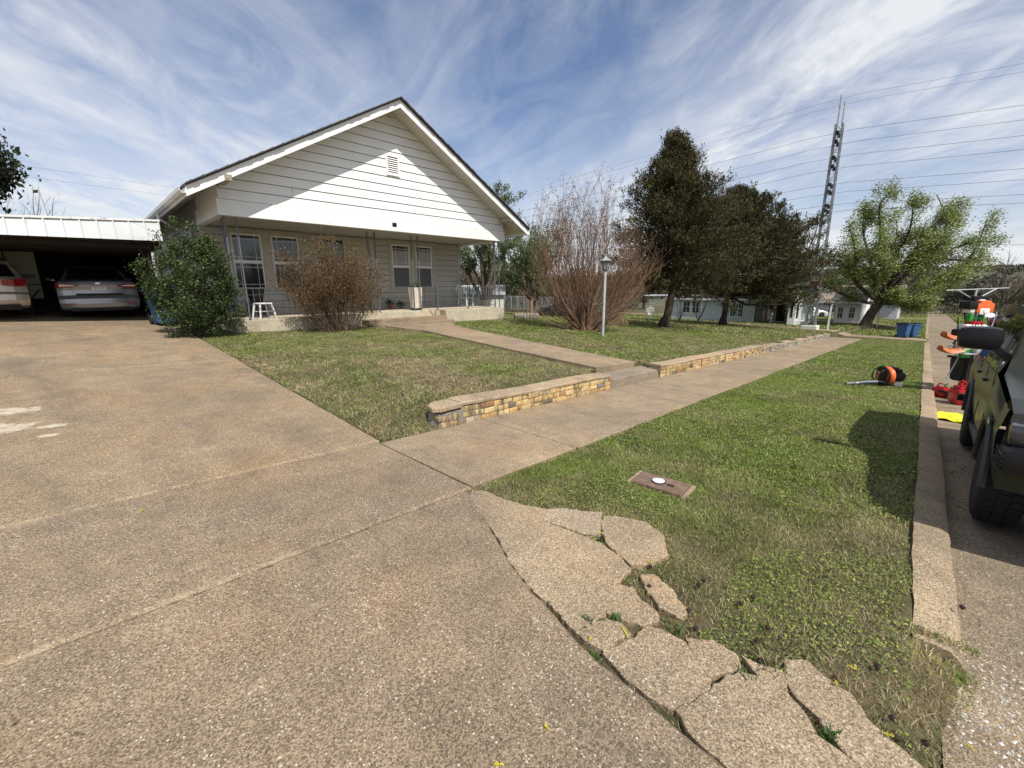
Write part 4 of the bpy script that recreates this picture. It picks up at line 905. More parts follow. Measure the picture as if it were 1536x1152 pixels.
for (x, y, lab, h) in ((6.12,2.3,'small plant in a terracotta pot against the porch wall',.3),(6.62,2.3,'smaller low potted plant right of the terracotta one',.22)):
    t = thing('potted_plant', lab, 'potted plant', hw(x,y), 0); mb = MB(); k = h/.3
    mb.lathe((0,0,0), [(.07*k,0),(.11*k,.17*k),(.125*k,.17*k),(.125*k,.21*k),(.1*k,.21*k)], 14); obj('pot', mb, M('terracotta', (.30,.09,.06), .8, .15, 9) if k == 1 else mt['mortar'], t, smooth=True)
    leafclump('foliage', t, (0,0,.3*k), .2, 130, .08, [(.03,.06,.02),(.05,.08,.03)])
def lawnchair(x, y, z, rz, lab, grp=None, s=1):
    t = thing('lawn_chair', lab, 'chair', (x,y,z), rz, grp); m = mt['white']; mb = MB()
    mb.bbox(-.27*s,-.25*s,.38*s,.27*s,.25*s,.41*s,.01); obj('seat', mb, m, t); mb = MB()
    for k in range(7):
        a = -0.9+k*.3; mb.bar((math.sin(a)*.18*s,.24*s,.4*s),(math.sin(a)*.3*s,.34*s,(.4+.55*math.cos(a*.7))*s),.045*s,.015*s)
    mb.tube([((math.sin(a)*.31)*s,.345*s,(.42+.56*math.cos(a*.75))*s) for a in np.linspace(-1.5,1.5,9)], .02*s, 6); obj('backrest', mb, m, t)
    for sx in (-1,1):
        for sy in (-1,1): mb = MB(); mb.bar((sx*.25*s,sy*.24*s,0),(sx*.25*s,sy*.22*s,.4*s),.04*s); obj('leg', mb, m, t)
        mb = MB(); mb.bbox((sx*.29-.035)*s,-.27*s,.6*s,(sx*.29+.035)*s,.28*s,.63*s,.008); mb.bar((sx*.29*s,-.24*s,.38*s),(sx*.29*s,-.24*s,.6*s),.03*s); obj('armrest', mb, m, t)
lawnchair(*hw(9.95,2.05), R(15), 'white plastic lawn chair at the right end of the porch by the wall corner')

# ------------------------------------------------------------------ carport
cp = thing('carport', 'flat carport with a white ribbed metal fascia left of the house', 'carport', (0,16,0))
mb = MB(); YF = 15.6; xl, xr_ = -9, 2.25; zt0, zt1 = 3.36, 3.40
n = 36; w = (xr_-xl)/n
def zc(x): return 3.394+.059*(max(x,-3)-2.0)
for i in range(n):
    x0 = xl+i*w; x1 = x0+w; za, zb = zc(x0), zc(x1)
    zd, ze = za-.455-.02*x0*0, zb-.455; mb.add([(x0,YF-.12,2.85+.018*x0),(x1-.03,YF-.12,2.85+.018*x1),(x1-.03,YF,zb),(x0,YF,za)], [(0,1,2,3)])
    zq = 2.85+.018*x1; mb.add([(x1-.03,YF-.12,zq),(x1-.03,YF-.15,zq),(x1,YF-.15,zq),(x1,YF-.12,zq),(x1-.03,YF,zb),(x1-.03,YF-.03,zb),(x1,YF-.03,zb),(x1,YF,zb)], [(0,1,5,4),(1,2,6,5),(2,3,7,6)])
obj('fascia', mb, M('white ribbed metal', (.50,.52,.52), .5, .08, 1.2, dirt=((.3,.27,.22), 3, .6, .5)), cp, world=True)
mb = MB(); mb.add([(xl,YF-.04,zc(xl)),(-3,YF-.04,zc(-3)),(xr_+.02,YF-.04,zc(xr_)),(xl,YF+.06,zc(xl)),(-3,YF+.06,zc(-3)),(xr_+.02,YF+.06,zc(xr_)),(xl,YF-.04,zc(xl)+.05),(-3,YF-.04,zc(-3)+.05),(xr_+.02,YF-.04,zc(xr_)+.05),(xl,YF+.06,zc(xl)+.05),(-3,YF+.06,zc(-3)+.05),(xr_+.02,YF+.06,zc(xr_)+.05)], [(0,1,7,6),(1,2,8,7),(6,7,10,9),(7,8,11,10),(3,9,10,4),(4,10,11,5),(2,5,11,8)]); obj('cap_strip', mb, M('chipped white flashing', (.7,.7,.68), .6, .1, 4, dirt=((.3,.24,.18), 12, .55, .8)), cp, world=True)
mb = MB(); mb.box(xl,YF+.01,2.95,xr_,24,3.06); obj('roof', mb, mt['shingle'], cp, world=True)
mb = MB(); mb.box(xl,YF+.02,2.84,xr_,23.9,2.9)
for i in range(12): mb.box(xl,YF+.3+i*.7,2.7,xr_,YF+.36+i*.7,2.84)
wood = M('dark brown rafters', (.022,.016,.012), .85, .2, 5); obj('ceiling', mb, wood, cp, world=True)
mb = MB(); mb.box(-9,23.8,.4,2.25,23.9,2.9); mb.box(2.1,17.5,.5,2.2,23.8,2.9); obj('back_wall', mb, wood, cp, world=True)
for x in (-8.8, -3.2): mb = MB(); mb.bbox(x,YF+.1,.6,x+.12,YF+.22,2.84,.005); obj('post', mb, mt['white'], cp, world=True)
# shelves with clutter glints
mb = MB(); mb.box(.3,23.3,1.9,1.9,23.75,1.94); obj('shelf', mb, mt['galv'], cp, world=True)
for i in range(7):
    mb = MB(); x = .4+i*.2; mb.col = random.choice([(.5,.5,.5),(.3,.3,.35),(.5,.4,.3)]); h = random.uniform(.1,.3); mb.lathe((x,23.45,1.941), [(.05,0),(.06,h*.7),(.03,h),(.001,h)], 10)
    tag(obj('jar', mb, mt['attrs'], col=True, smooth=True), 'small container on the dark carport shelf', 'jar', 'containers on the carport shelf')
# pale ribbed panels leaning inside
t = thing('ribbed_panel', 'pale ribbed metal panels standing inside the carport behind the cars', 'panel', (-.5,19.6,.9))
mb = MB()
for i in range(22): x = -2.0+i*.1; mb.box(x,0,.45+.02*i*0,x+.085,.02,1.95); mb.box(x+.085,.008,.45,x+.1,.014,1.95)
obj('panel', mb, M('cream ribbed panel', (.45,.43,.33), .6, .1, 3), t)
mb = MB(); mb.bar((-2,-.03,.86),(.2,-.03,.86),.02); mb.bar((-.45,-.03,1.95),(-.2,-.03,.4),.03); mb.bar((-2.05,-.02,1.97),(.25,-.02,1.97),.05); obj('frame', mb, mt['black'], t)
t = thing('exercise_bike', 'black handlebar and frame of equipment standing between the two cars', 'equipment', (-.65,18.6,.86)); mb = MB()
mb.bar((-.3,0,1.15),(.3,0,1.12),.07,.1); mb.tube([(0,0,1.1),(.08,0,.6),(.12,0,0)], .03, 6); mb.tube([(-.2,.1,.1),(.3,.1,.1)], .03, 6); mb.tube([(.12,0,.5),(.3,0,.75),(.35,0,.72)], .02, 6); obj('frame', mb, mt['black'], t)

# ------------------------------------------------------------------ vehicles
def paint(name, c, metal=.6, rough=.3, dirt=None): return M(name, c, rough, .04, 3, metal=metal, coat=.6, dirt=dirt)
def build_car(root, prof, belt, W2, sill, axles, wr, wt, mat, round_=.16, glassr=(0,9), arch=.06, inner=True, rimm=None, crown=.03):
    L = max(p[0] for p in prof); ns = 15; S_ = np.linspace(-1, 1, ns)
    body = MB(); gl = MB(); P = []
    for (x, z, w, k) in prof:
        row = []
        for s in S_:
            e = abs(s)**4; xx = x+(round_*e*(1 if x < L/2 else -1))*(1 if (x < .5 or x > L-.5) else .3); row.append((xx, w*s, z-crown*e*(1 if z > .5 else 0)))
        P.append(row)
    for i in range(len(prof)-1):
        tgt = gl if prof[i][3] == 'g' else body
        for j in range(ns-1):
            if prof[i][3] == 'g' and j in (0, ns-2): body.add([P[i][j],P[i+1][j],P[i+1][j+1],P[i][j+1]], [(0,1,2,3)])
            else: tgt.add([P[i][j],P[i+1][j],P[i+1][j+1],P[i][j+1]], [(0,1,2,3)])
    # side sheets
    half = len(prof)//2; rearp = [(p[1], p[0]) for p in prof if p[0] < L*.25 and p[3] != 'r']; rearp.sort(); fr = [(p[1], p[0]) for p in prof if p[0] > L*.75]; fr.sort()
    def xs_(z): return np.interp(z, [a for a, b in rearp], [b for a, b in rearp])
    def xe_(z): return np.interp(z, [a for a, b in fr], [b for a, b in fr])
    def zlo(x):
        z = sill
        for ax in axles:
            d = abs(x-ax); r = wr+arch
            if d < r: z = max(z, wr+math.sqrt(r*r-d*d))
        return z
    nu, nv = 90, 7
    for sg in (-1, 1):
        V = []; F = []
        for iu in range(nu+1):
            u = iu/nu
            for iv in range(nv+1):
                v = iv/nv; z0 = lerp(sill, belt(lerp(.2, L-.2, u)), v); x = lerp(xs_(z0)+round_, xe_(z0)-round_, u)
                zb = belt(x)-crown; z = lerp(zlo(x), zb, v); y = W2-.05*(1-v)**2-.045*max(0, v-.7)/.3
                V.append((x, sg*y, z))
        for iu in range(nu):
            for iv in range(nv): a = iu*(nv+1)+iv; q = (a, a+nv+1, a+nv+2, a+1); F.append(q if sg < 0 else q[::-1])
        body.add(V, F)
    # greenhouse sides
    topx = [(p[0], p[1], p[2]) for p in prof if p[1] >= belt(p[0])-.06 and glassr[0]-.2 <= p[0] <= glassr[1]+.2]; topx.sort()
    TX = [p[0] for p in topx]; TZ = [p[1] for p in topx]; TW = [p[2] for p in topx]; xsn = np.linspace(glassr[0], glassr[1], 28)
    for sg in (-1, 1):
        for a, b in zip(xsn[:-1], xsn[1:]):
            q = []
            for x in (a, b):
                zt = np.interp(x, TX, TZ)-crown; w = np.interp(x, TX, TW); zb = belt(x)-crown; yb = W2-.05
                q.append([(x, sg*yb, zb), (x, sg*lerp(yb, w, .86), lerp(zb, zt, .86)), (x, sg*w, zt)])
            m_ = (a+b)/2; pil = any(abs(m_-pp) < .06 for pp in (lerp(glassr[0], glassr[1], .38), lerp(glassr[0], glassr[1], .66))) or a == xsn[0] or b == xsn[-1]
            (body if pil else gl).add([q[0][0],q[1][0],q[1][1],q[0][1]], [(0,1,2,3) if sg < 0 else (3,2,1,0)])
            body.add([q[0][1],q[1][1],q[1][2],q[0][2]], [(0,1,2,3) if sg < 0 else (3,2,1,0)])
    bo = obj('body', body, mat, root, smooth=True, auto=46)
    obj('window', gl, mt['tint'], root, smooth=True)
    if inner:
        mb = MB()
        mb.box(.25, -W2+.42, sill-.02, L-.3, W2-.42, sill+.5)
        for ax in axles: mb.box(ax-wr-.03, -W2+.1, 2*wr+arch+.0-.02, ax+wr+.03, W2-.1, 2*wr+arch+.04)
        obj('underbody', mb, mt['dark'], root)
    for ax in axles:
        for sg in (-1, 1):
            wheel(root, ax, sg*(W2-.02-wt/2), wr, wt, sg, rimm or mt['alu'])
    return bo
def wheel(root, x, y, r, w, sg, rimm):
    mb = MB(); h = w/2
    prof = [(r*.66,-h),(r*.8,-h-.004),(r*.93,-h+.006),(r*.985,-h+.03),(r,-h+.05),(r,h-.05),(r*.985,h-.03),(r*.93,h-.006),(r*.8,h+.004),(r*.66,h)]
    mb.lathe((0,0,0), prof, 40, 'y')
    for k in range(40):   # tread blocks
        a = 2*math.pi*k/40
        for q in (-1, 0, 1):
            c = Vector((math.cos(a+q*.04)*r, q*w*.28, math.sin(a+q*.04)*r)); mb.obox(c, (Vector((math.cos(a),0,math.sin(a))),(0,1,0),Vector((-math.sin(a),0,math.cos(a)))), .007, w*.12, r*.055)
    t = obj('wheel', mb, mt['rubber'], root, smooth=True); t.location = (x, y, r)
    mb = MB(); mb.lathe((0,sg*h*.55,0), [(.001,0),(r*.16,sg*.03),(r*.18,0),(r*.22,-.02*sg)], 20, 'y')
    mb.lathe((0,0,0), [(r*.62,sg*h*.5),(r*.67,sg*h*.98),(r*.64,sg*h*1.0),(r*.60,sg*h*.6)], 32, 'y')
    for k in range(5):
        a = 2*math.pi*k/5; mb.bar((math.cos(a)*r*.15,sg*h*.5,math.sin(a)*r*.15),(math.cos(a)*r*.64,sg*h*.75,math.sin(a)*r*.64), r*.16, r*.06)
    obj('rim', mb, rimm, t, smooth=True); mb = MB(); mb.lathe((0,0,0), [(.001,sg*h*.1),(r*.63,sg*h*.1),(r*.63,sg*h*.3)], 24, 'y'); obj('brake_disc', mb, mt['dark'], t)
    return t
# silver hatch-backed sedan in the carport: rear faces the street (-Y), so local +x points to world +Y
silver = thing('parked_car', 'silver sedan parked nose in under the carport showing its tail lights', 'car', (.86,17.45,Gf(.86,18.6)-.0), R(90))
silver.rotation_euler = (0, -.05, R(90))
prof = [(.16,.22,.80,''),(.03,.28,.84,''),(.0,.42,.86,''),(.01,.56,.865,''),(.07,.64,.865,''),(.10,.66,.865,''),(.11,.80,.865,''),(.07,.95,.85,''),(.10,1.03,.82,''),(.16,1.06,.80,''),(.42,1.09,.76,'g'),(.75,1.24,.66,'g'),(1.05,1.37,.60,''),(1.5,1.44,.58,''),(2.3,1.44,.58,''),(2.7,1.38,.6,'g'),(3.4,1.02,.74,''),(4.1,.88,.78,''),(4.4,.76,.84,''),(4.5,.55,.86,''),(4.5,.3,.84,''),(4.4,.2,.8,'')]
sp_paint = paint('silver car paint', (.34,.355,.385), .7, .28)
build_car(silver, prof, lambda x: np.interp(x, [0,.3,2,3.4,4.3,4.5], [.98,1.03,.98,.96,.85,.7]), .89, .2, (.92,3.6), .31, .21, sp_paint, glassr=(.5,3.3))
def rearpt(x, y, z): return (x, y, z)
mb = MB()
for s in (-1, 1):
    mb = MB(); ys_ = [.87,.80,.66,.50,.42]; xo = [.17,.115,.075,.06,.055]; V = []
    zl = [.86,.845,.86,.885,.92]; zh = [.985,.99,.975,.955,.94]
    for y, x, a, b in zip(ys_, xo, zl, zh): V += [(x-.012,s*y,a),(x-.012,s*y,b)]
    F = [(2*i,2*i+1,2*i+3,2*i+2) if s > 0 else (2*i,2*i+2,2*i+3,2*i+1) for i in range(4)]; mb.add(V, F); tl = obj('taillight', mb, M('tail light red', (.22,.006,.01), .15, .2, 20, coat=1) if s < 0 else bpy.data.materials['tail light red'], silver)
    mb = MB(); V = [(v[0]-.004, v[1], lerp(.925, v[2], .35)) for v in V[2:8]]; mb.add(V, [(0,1,3,2),(2,3,5,4)] if s > 0 else [(0,2,3,1),(2,4,5,3)]); obj('lens_strip', mb, mt['wplastic'], tl)
    mb = MB(); mb.box(.0-.004,min(s*.55,s*.74),.40,.01,max(s*.55,s*.74),.435); obj('reflector', mb, bpy.data.materials['tail light red'], silver)
mb = MB(); mb.bbox(.055,-.155,.80,.075,.155,.895,.004); pl_ = obj('license_plate', mb, M('white plate', (.75,.76,.74), .4, .05, 9), silver)
mb = MB()
for i, dx in enumerate((-.11,-.075,-.04,.03,.065,.10)):
    mb.box(.0515,dx-.012,.835,.0545,dx+.012,.842); mb.box(.0515,dx-.012,.868,.0545,dx+.012,.875); mb.box(.0515,dx-.012 if i % 2 else dx+.006,.842,.0545,dx-.006 if i % 2 else dx+.012,.868)
obj('plate_lettering', mb, M('dark plate ink', (.03,.04,.1), .5), pl_)
mb = MB(); mb.lathe((.055,0,.985), [(.001,-.004),(.04,-.003),(.05,0),(.052,.004)], 20, 'x'); 
for q in range(len(mb.v)): v = mb.v[q]; mb.v[q] = (v[0], v[1]*1.3, .985+(v[2]-.985)*.6)
obj('emblem', mb, mt['chrome'], silver, smooth=True)
mb = MB(); mb.bbox(.055,-.5,.655,.115,.5,.70,.01); obj('lid_recess', mb, mt['dark'], silver); mb = MB(); mb.bbox(-.012,-.66,.2,.05,.66,.30,.02); obj('lower_bumper', mb, mt['black'], silver)
mb = MB()
for s in (-1, 1): mb.bar((.064,s*.52,.70),(.085,s*.60,.86),.006); mb.bar((.10,s*.60,.99),(.13,s*.66,1.04),.006)
obj('trunk_gap', mb, mt['black'], silver)
for s in (-1, 1):
    mb = MB(); mb.ball((3.05,s*1.0,1.0), .09, (.6,1,.7), 10); mb.bar((3.05,s*.86,.96),(3.05,s*.95,.98),.04); obj('mirror', mb, sp_paint, silver, smooth=True)
mb = MB(); mb.tube([(.95,0,1.37),(.80,0,1.47)], .004, 5); obj('antenna', mb, mt['black'], silver)
# beige hatchback, mostly out of frame on the left
beige = thing('parked_car', 'beige hatchback under the carport, cut off by the left edge of the photo', 'car', (-1.36,17.1,Gf(-1.8,18.2)), 0); beige.rotation_euler = (0, -.05, R(92))
prof2 = [(.16,.22,.78,''),(.03,.3,.82,''),(.0,.45,.84,''),(.02,.60,.845,''),(.09,.66,.845,''),(.10,.82,.84,''),(.06,.98,.82,''),(.12,1.04,.80,'g'),(.38,1.35,.66,''),(.5,1.44,.62,''),(1.3,1.5,.6,''),(2.2,1.48,.6,''),(2.6,1.4,.62,'g'),(3.3,1.03,.75,''),(4.0,.9,.78,''),(4.2,.76,.82,''),(4.28,.5,.84,''),(4.2,.22,.8,'')]
bg_p = paint('beige car paint', (.50,.43,.35), .55, .3)
build_car(beige, prof2, lambda x: np.interp(x, [0,.3,2,3.3,4.2], [.98,1.03,.98,.96,.8]), .87, .2, (.8,3.35), .30, .2, bg_p, glassr=(.35,3.2))
for s in (-1, 1):
    mb = MB(); V = []
    for y, x, a, b in zip([.86,.78,.62,.42],[.22,.13,.075,.055],[.82,.80,.80,.82],[.98,.99,.97,.95]): V += [(x-.014,s*y,a),(x-.014,s*y,b)]
    mb.add(V, [(2*i,2*i+1,2*i+3,2*i+2) if s > 0 else (2*i,2*i+2,2*i+3,2*i+1) for i in range(3)]); obj('taillight', mb, bpy.data.materials['tail light red'], beige)
mb = MB(); mb.bbox(-.012,-.66,.2,.05,.66,.34,.02); obj('lower_bumper', mb, mt['black'], beige)
# dark SUV parked at the kerb facing the camera
LS = 4.75; suv = thing('parked_suv', 'dark olive off road vehicle parked at the kerb with its front wheel nearest', 'car', (4.22+LS,-1.50,float(base(4.22+LS))-.085), 0); suv.rotation_euler = (0, -.051, R(178.9))
profS = [(.12,.50,.84,''),(.0,.55,.88,''),(-.0,.75,.9,''),(.06,.80,.9,''),(.08,1.2,.88,'g'),(.22,1.72,.74,''),(.35,1.82,.72,''),(1.6,1.86,.72,''),(2.6,1.83,.72,''),(2.75,1.78,.73,'g'),(3.3,1.25,.84,''),(3.45,1.22,.86,''),(4.3,1.12,.86,''),(4.6,1.05,.86,''),(4.68,.95,.88,''),(4.66,.72,.9,''),(4.75,.70,.9,''),(4.75,.52,.88,''),(4.6,.46,.82,'')]
su_p = M('dark olive paint', (.035,.038,.028), .28, .05, 3, metal=.3, dirt=((.05,.045,.035), 5, .6, .4))
build_car(suv, profS, lambda x: np.interp(x, [0,.3,2,3.3,4.5,4.75], [1.22,1.22,1.22,1.20,1.06,1.0]), .93, .50, (.98,3.86), .385, .26, su_p, glassr=(.3,3.15), arch=.075, round_=.14, crown=.04)
for ax in (.98,3.86):
    for sg in (-1, 1):
        mb = MB(); pts = [(ax+math.cos(a)*.47, sg*.915, .385+math.sin(a)*.47) for a in np.linspace(.02, math.pi-.02, 22)]; mb.tube(pts, .028, 7)
        obj('fender_flare', mb, mt['flare'], suv, smooth=True)
mb = MB(); mb.bbox(4.42,-.90,.64,4.82,.90,.82,.05); fb = obj('front_bumper', mb, mt['black'], suv, smooth=True)
mb = MB()
for k in range(4): mb.bbox(4.46,-.912,.665+k*.035,4.8,-.89,.677+k*.035,.004); mb.bbox(4.46,.89,.665+k*.035,4.8,.912,.677+k*.035,.004)
obj('bumper_rib', mb, mt['rubber'], fb)
for sg in (-1, 1):
    mb = MB(); mb.bbox(4.45,min(sg*.62,sg*.88),.82,4.71,max(sg*.62,sg*.88),.97,.03); obj('headlight', mb, mt['glass'], suv, smooth=True)
    mb = MB(); mb.bbox(4.1,min(sg*.925,sg*.945),.86,4.22,max(sg*.925,sg*.945),.91,.005); obj('side_marker', mb, mt['tint'], suv)
    mb = MB(); mb.bbox(2.88,min(sg*.88,sg*1.19),1.37,3.04,max(sg*.88,sg*1.19),1.59,.075); mb.bar((2.98,sg*.82,1.30),(2.96,sg*.95,1.42),.09,.06); mr = obj('mirror', mb, mt['black'], suv, smooth=True)
    mb = MB(); mb.bbox(.3,min(sg*.90,sg*1.0),.50,.01+.4,max(sg*.90,sg*.94),.6,.02); mb.tube([(.98+.5,sg*.86,.40),(3.86-.5,sg*.86,.40)], .04, 8); obj('side_step', mb, mt['black'], suv)
    mb = MB()
    for x in (1.62,2.52): mh = MB(); mh.bbox(x,min(sg*.905,sg*.935),1.04,x+.16,max(sg*.905,sg*.935),1.07,.006); obj('door_handle', mh, mt['black'], suv)
    for x in (1.55,2.45,3.28): mb.bar((x,sg*.926,.54),(x,sg*.90,1.18),.006)
    obj('door_seam', mb, mt['black'], suv)
    mb = MB(); mb.bbox(-.01,min(sg*.80,sg*.9),.88,.07,max(sg*.80,sg*.9),1.15,.01); obj('taillight', mb, bpy.data.materials['tail light red'], suv)
mb = MB(); mb.bar((.6,-.6,1.9),(2.4,-.6,1.9),.04); mb.bar((.6,.6,1.9),(2.4,.6,1.9),.04); obj('roof_rack', mb, mt['black'], suv)
mb = MB(); mb.tube([(3.86,-.8,.385),(3.86,.8,.385)], .05, 8); mb.tube([(.98,-.8,.385),(.98,.8,.385)], .06, 8); mb.bbox(3.2,-.55,.3,4.5,.55,.48,.03); obj('axle', mb, mt['dark'], suv)
for k in (0.46,0.47,): pass
# distant cars
def farcar(x, y, rz, c, lab, hatch=True):
    t = thing('parked_car', lab, 'car', (x,y,Gf(x,y)-.02), rz); m = paint('paint '+lab[:8], c, .2, .35)
    build_car(t, prof, lambda x: np.interp(x, [0,.3,2,3.4,4.3,4.5], [.98,1.03,.98,.96,.85,.7]), .89, .2, (.92,3.6), .31, .21, m, glassr=(.5,3.3)); return t
_q = px(900,474,31); farcar(_q.x,_q.y,R(120),(.03,.032,.035),'dark grey car parked on the back lawn behind the bare shrub')
farcar(103,-5.6,R(200),(.75,.76,.78),'white car parked far down the street on the right')
farcar(70,-5.6,R(210),(.22,.02,.03),'dark red car parked on the right side lot')
farcar(72,14,R(-60),(.7,.72,.72),'white car seen beside the trunk of the leaning green tree')

# ------------------------------------------------------------------ yard equipment by the kerb
t = thing('leaf_blower', 'orange and black backpack leaf blower lying on the verge with its grey tube pointing left', 'leaf blower', (12.6,.42,Gf(12.6,.42)+.01), R(-56))
t.scale = (.9,.9,.9)
mb = MB(); mb.lathe((0,0,.25), [(.02,-.10),(.15,-.10),(.22,-.05),(.235,0),(.22,.05),(.16,.09),(.02,.1)], 24, 'x'); obj('fan_housing', mb, mt['orange'], t, smooth=True)
mb = MB(); mb.tube([(-.11+.02*math.cos(a*2),math.cos(a)*.235,.25+math.sin(a)*.235) for a in np.linspace(0,2*math.pi,20)], .018, 6); mb.bbox(-.16,-.17,.06,-.10,.17,.46,.03); obj('back_frame', mb, mt['black'], t, smooth=True)
mb = MB(); mb.bbox(.09,-.15,.14,.30,.14,.36,.04); mb.bbox(.12,-.1,.35,.26,.1,.44,.03); mb.bbox(.02,-.14,.40,.14,.1,.49,.03); obj('engine', mb, mt['black'], t, smooth=True)
mb = MB(); mb.bbox(.08,-.17,.0,.28,.13,.13,.035); obj('fuel_tank', mb, M('cream tank', (.62,.58,.47), .4, .05, 5), t, smooth=True)
mb = MB(); mb.lathe((.30,0,.07), [(.03,0),(.05,.01),(.05,.03),(.03,.04)], 12, 'x'); mb.bbox(.27,-.13,.2,.33,.1,.31,.02); obj('muffler_cover', mb, mt['black'], t, smooth=True)
mb = MB()
mb.tube([(-.05,-.12,.10),(-.17,-.16,.10),(-.30,-.16,.12)], [.06,.055,.05], 10)
for k in range(7): mb.lathe((-.16-.02*k,-.16,.11), [(.05,0),(.058,.005),(.05,.01)], 12, 'x')
obj('elbow_hose', mb, mt['black'], t, smooth=True)
mb = MB(); mb.tube([(-.30,-.16,.12),(-.55,-.14,.10),(-.82,-.12,.055),(-.95,-.11,.04)], [.048,.046,.042,.05], 12); mb2 = obj('blower_tube', mb, M('grey tube plastic', (.09,.10,.11), .4, .1, 9), t, smooth=True)
mb = MB(); mb.obox((-.72,-.165,.085), ((1,.05,-.12),(0,1,0),(0,0,1)), .06, .006, .012); obj('sticker', mb, mt['wplastic'], mb2)
mb = MB(); mb.tube([(-.33,-.15,.15),(-.31,-.15,.26),(-.30,-.15,.33)], [.018,.02,.022], 8); mb.ball((-.30,-.15,.35), .03, seg=8); obj('control_handle', mb, M('brown grip', (.14,.05,.03), .5), t, smooth=True)
mb = MB()
for s in (-1,1): mb.tube([(-.14,s*.12,.44),(-.24,s*.14,.36),(-.27,s*.13,.2),(-.17,s*.12,.08)], .016, 6)
obj('shoulder_strap', mb, mt['black'], t)
def can(x, y, s, lab, rz, green=False):
    z = float(streetz(np.array(x), np.array(y)))+.01; t = thing('gas_can', lab, 'gas can', (x,y,z), rz, 'red gas cans behind the parked vehicle'); t.scale = (s,s,s)
    mb = MB(); mb.bbox(-.17,-.12,0,.17,.12,.27,.055); mb.bbox(-.13,-.09,.25,.12,.09,.31,.04); obj('body', mb, mt['red'], t, smooth=True)
    mb = MB(); mb.tube([(-.13,0,.28),(-.1,0,.37),(.06,0,.385),(.11,0,.29)], .02, 8); obj('handle', mb, mt['red'], t, smooth=True)
    mb = MB(); mb.lathe((.10 if not green else -.1,0,.30), [(.028,0),(.034,.01),(.034,.05),(.02,.07)], 12); mb.tube([(-.1,0,.34),(-.13,0,.42)], .014, 6); obj('cap', mb, mt['green'] if green else mt['red'], t, smooth=True)
can(12.0,-.74,1.15,'large red gas can standing on the street beside the smaller one',R(20)); can(12.8,-.47,.72,'smaller red gas can with a green cap nearest the kerb',R(60),True)
# high visibility cloth in a heap
mb = MB(); nx_, ny_ = 30, 14; V = []
for i in range(nx_):
    for j in range(ny_):
        u, v = i/(nx_-1), j/(ny_-1); x = 10.15+.75*(v-.5)*(.7+.4*math.sin(u*5))+.08*math.sin(u*7); y = -.36-.70*u
        z = float(streetz(np.array(x), np.array(y)))+.008+.035*abs(math.sin(u*9+v*4))+.03*abs(math.sin(v*7-u*13))*math.sin(math.pi*v)+random.uniform(0,.006); V.append((x,y,z))
mb.add(V, [(i*ny_+j,(i+1)*ny_+j,(i+1)*ny_+j+1,i*ny_+j+1) for i in range(nx_-1) for j in range(ny_-1)])
o = obj('safety_vest', mb, mt['yellow'], smooth=True, auto=80); tag(o, 'crumpled bright yellow safety vest lying on the street by the gas cans', 'vest'); sm = o.modifiers.new('s','SOLIDIFY'); sm.thickness = .006
# walk behind mower with black grass bag
mx, my = 13.7,-1.12; mz = float(streetz(np.array(mx), np.array(my)))+.01
t = thing('lawn_mower', 'walk behind mower with a big black grass catcher standing behind the parked vehicle', 'mower', (mx,my,mz), R(-44))
mb = MB(); mb.add([(-.42,-.35,.28),(.2,-.35,.2),(.2,.35,.2),(-.42,.35,.28),(-.5,-.36,.78),(.25,-.36,.80),(.25,.36,.80),(-.5,.36,.78)], [(0,3,2,1),(4,5,6,7),(0,1,5,4),(1,2,6,5),(2,3,7,6),(3,0,4,7)]); gb = obj('grass_bag', mb, M('black fabric bag', (.02,.021,.023), .7, .3, 8, bmp=.3), t, bevel=.05)
mb = MB(); mb.bbox(-.54,-.38,.78,.27,.38,.83,.015); obj('bag_lid', mb, mt['black'], gb)
mb = MB(); mb.bbox(.2,-.35,.1,1.0,.35,.3,.05); obj('deck', mb, mt['black'], t, smooth=True)
mb = MB(); mb.bbox(.4,-.2,.3,.8,.2,.55,.05); mb.lathe((.6,0,.55), [(.15,0),(.15,.05),(.1,.08)], 16); obj('engine', mb, mt['dark'], t, smooth=True)
for (x, y, r) in ((.25,.38,.14),(.25,-.38,.14),(.95,.38,.11),(.95,-.38,.11)): mb = MB(); mb.lathe((x,y,r), [(.001,-.03),(r,-.03),(r,.03),(.001,.03)], 18, 'y'); obj('wheel', mb, mt['rubber'], t, smooth=True)
mb = MB(); mb.tube([(.3,-.33,.25),(-.55,-.33,1.0),(-.6,-.33,1.05),(-.6,.33,1.05),(-.55,.33,1.0),(.3,.33,.25)], .014, 6); obj('handle', mb, mt['galv'], t)
# trimmer rack with power heads, guards and bottles
rx, ry = 13.0-.36,-1.0+.37; rz = float(streetz(np.array(rx), np.array(ry)))+.10
rk = thing('equipment_rack', 'grey rack plate with a post and white crossbar holding the trimmers', 'rack', (rx,ry,rz), R(-46))
mb = MB(); mb.bbox(.16,-.05,0,.24,.05,.92,.01); mb.tube([(.18,.05,.9),(.18,.05,2.06)], .016, 8); mb.bbox(-.1,-.2,0,.5,.2,.05,.01); obj('post', mb, mt['black'], rk)
mb = MB(); mb.bbox(-.12,-.2,.86,.62,.2,.89,.01); mb.bbox(.1,-.2,.89,.5,.18,1.0,.02); obj('tray', mb, mt['galv'], rk)
mb = MB(); mb.tube([(-.52,.05,2.13),(.72,.05,2.17)],.009,8); mb.tube([(-.28,.05,2.13),(.0,.05,1.98)],.011,8); mb.tube([(.48,.05,2.16),(.2,.05,2.0)],.011,8); mb.bar((.08,.05,1.98),(.09,.05,2.14),.025); obj('crossbar', mb, mt['alu'], rk)
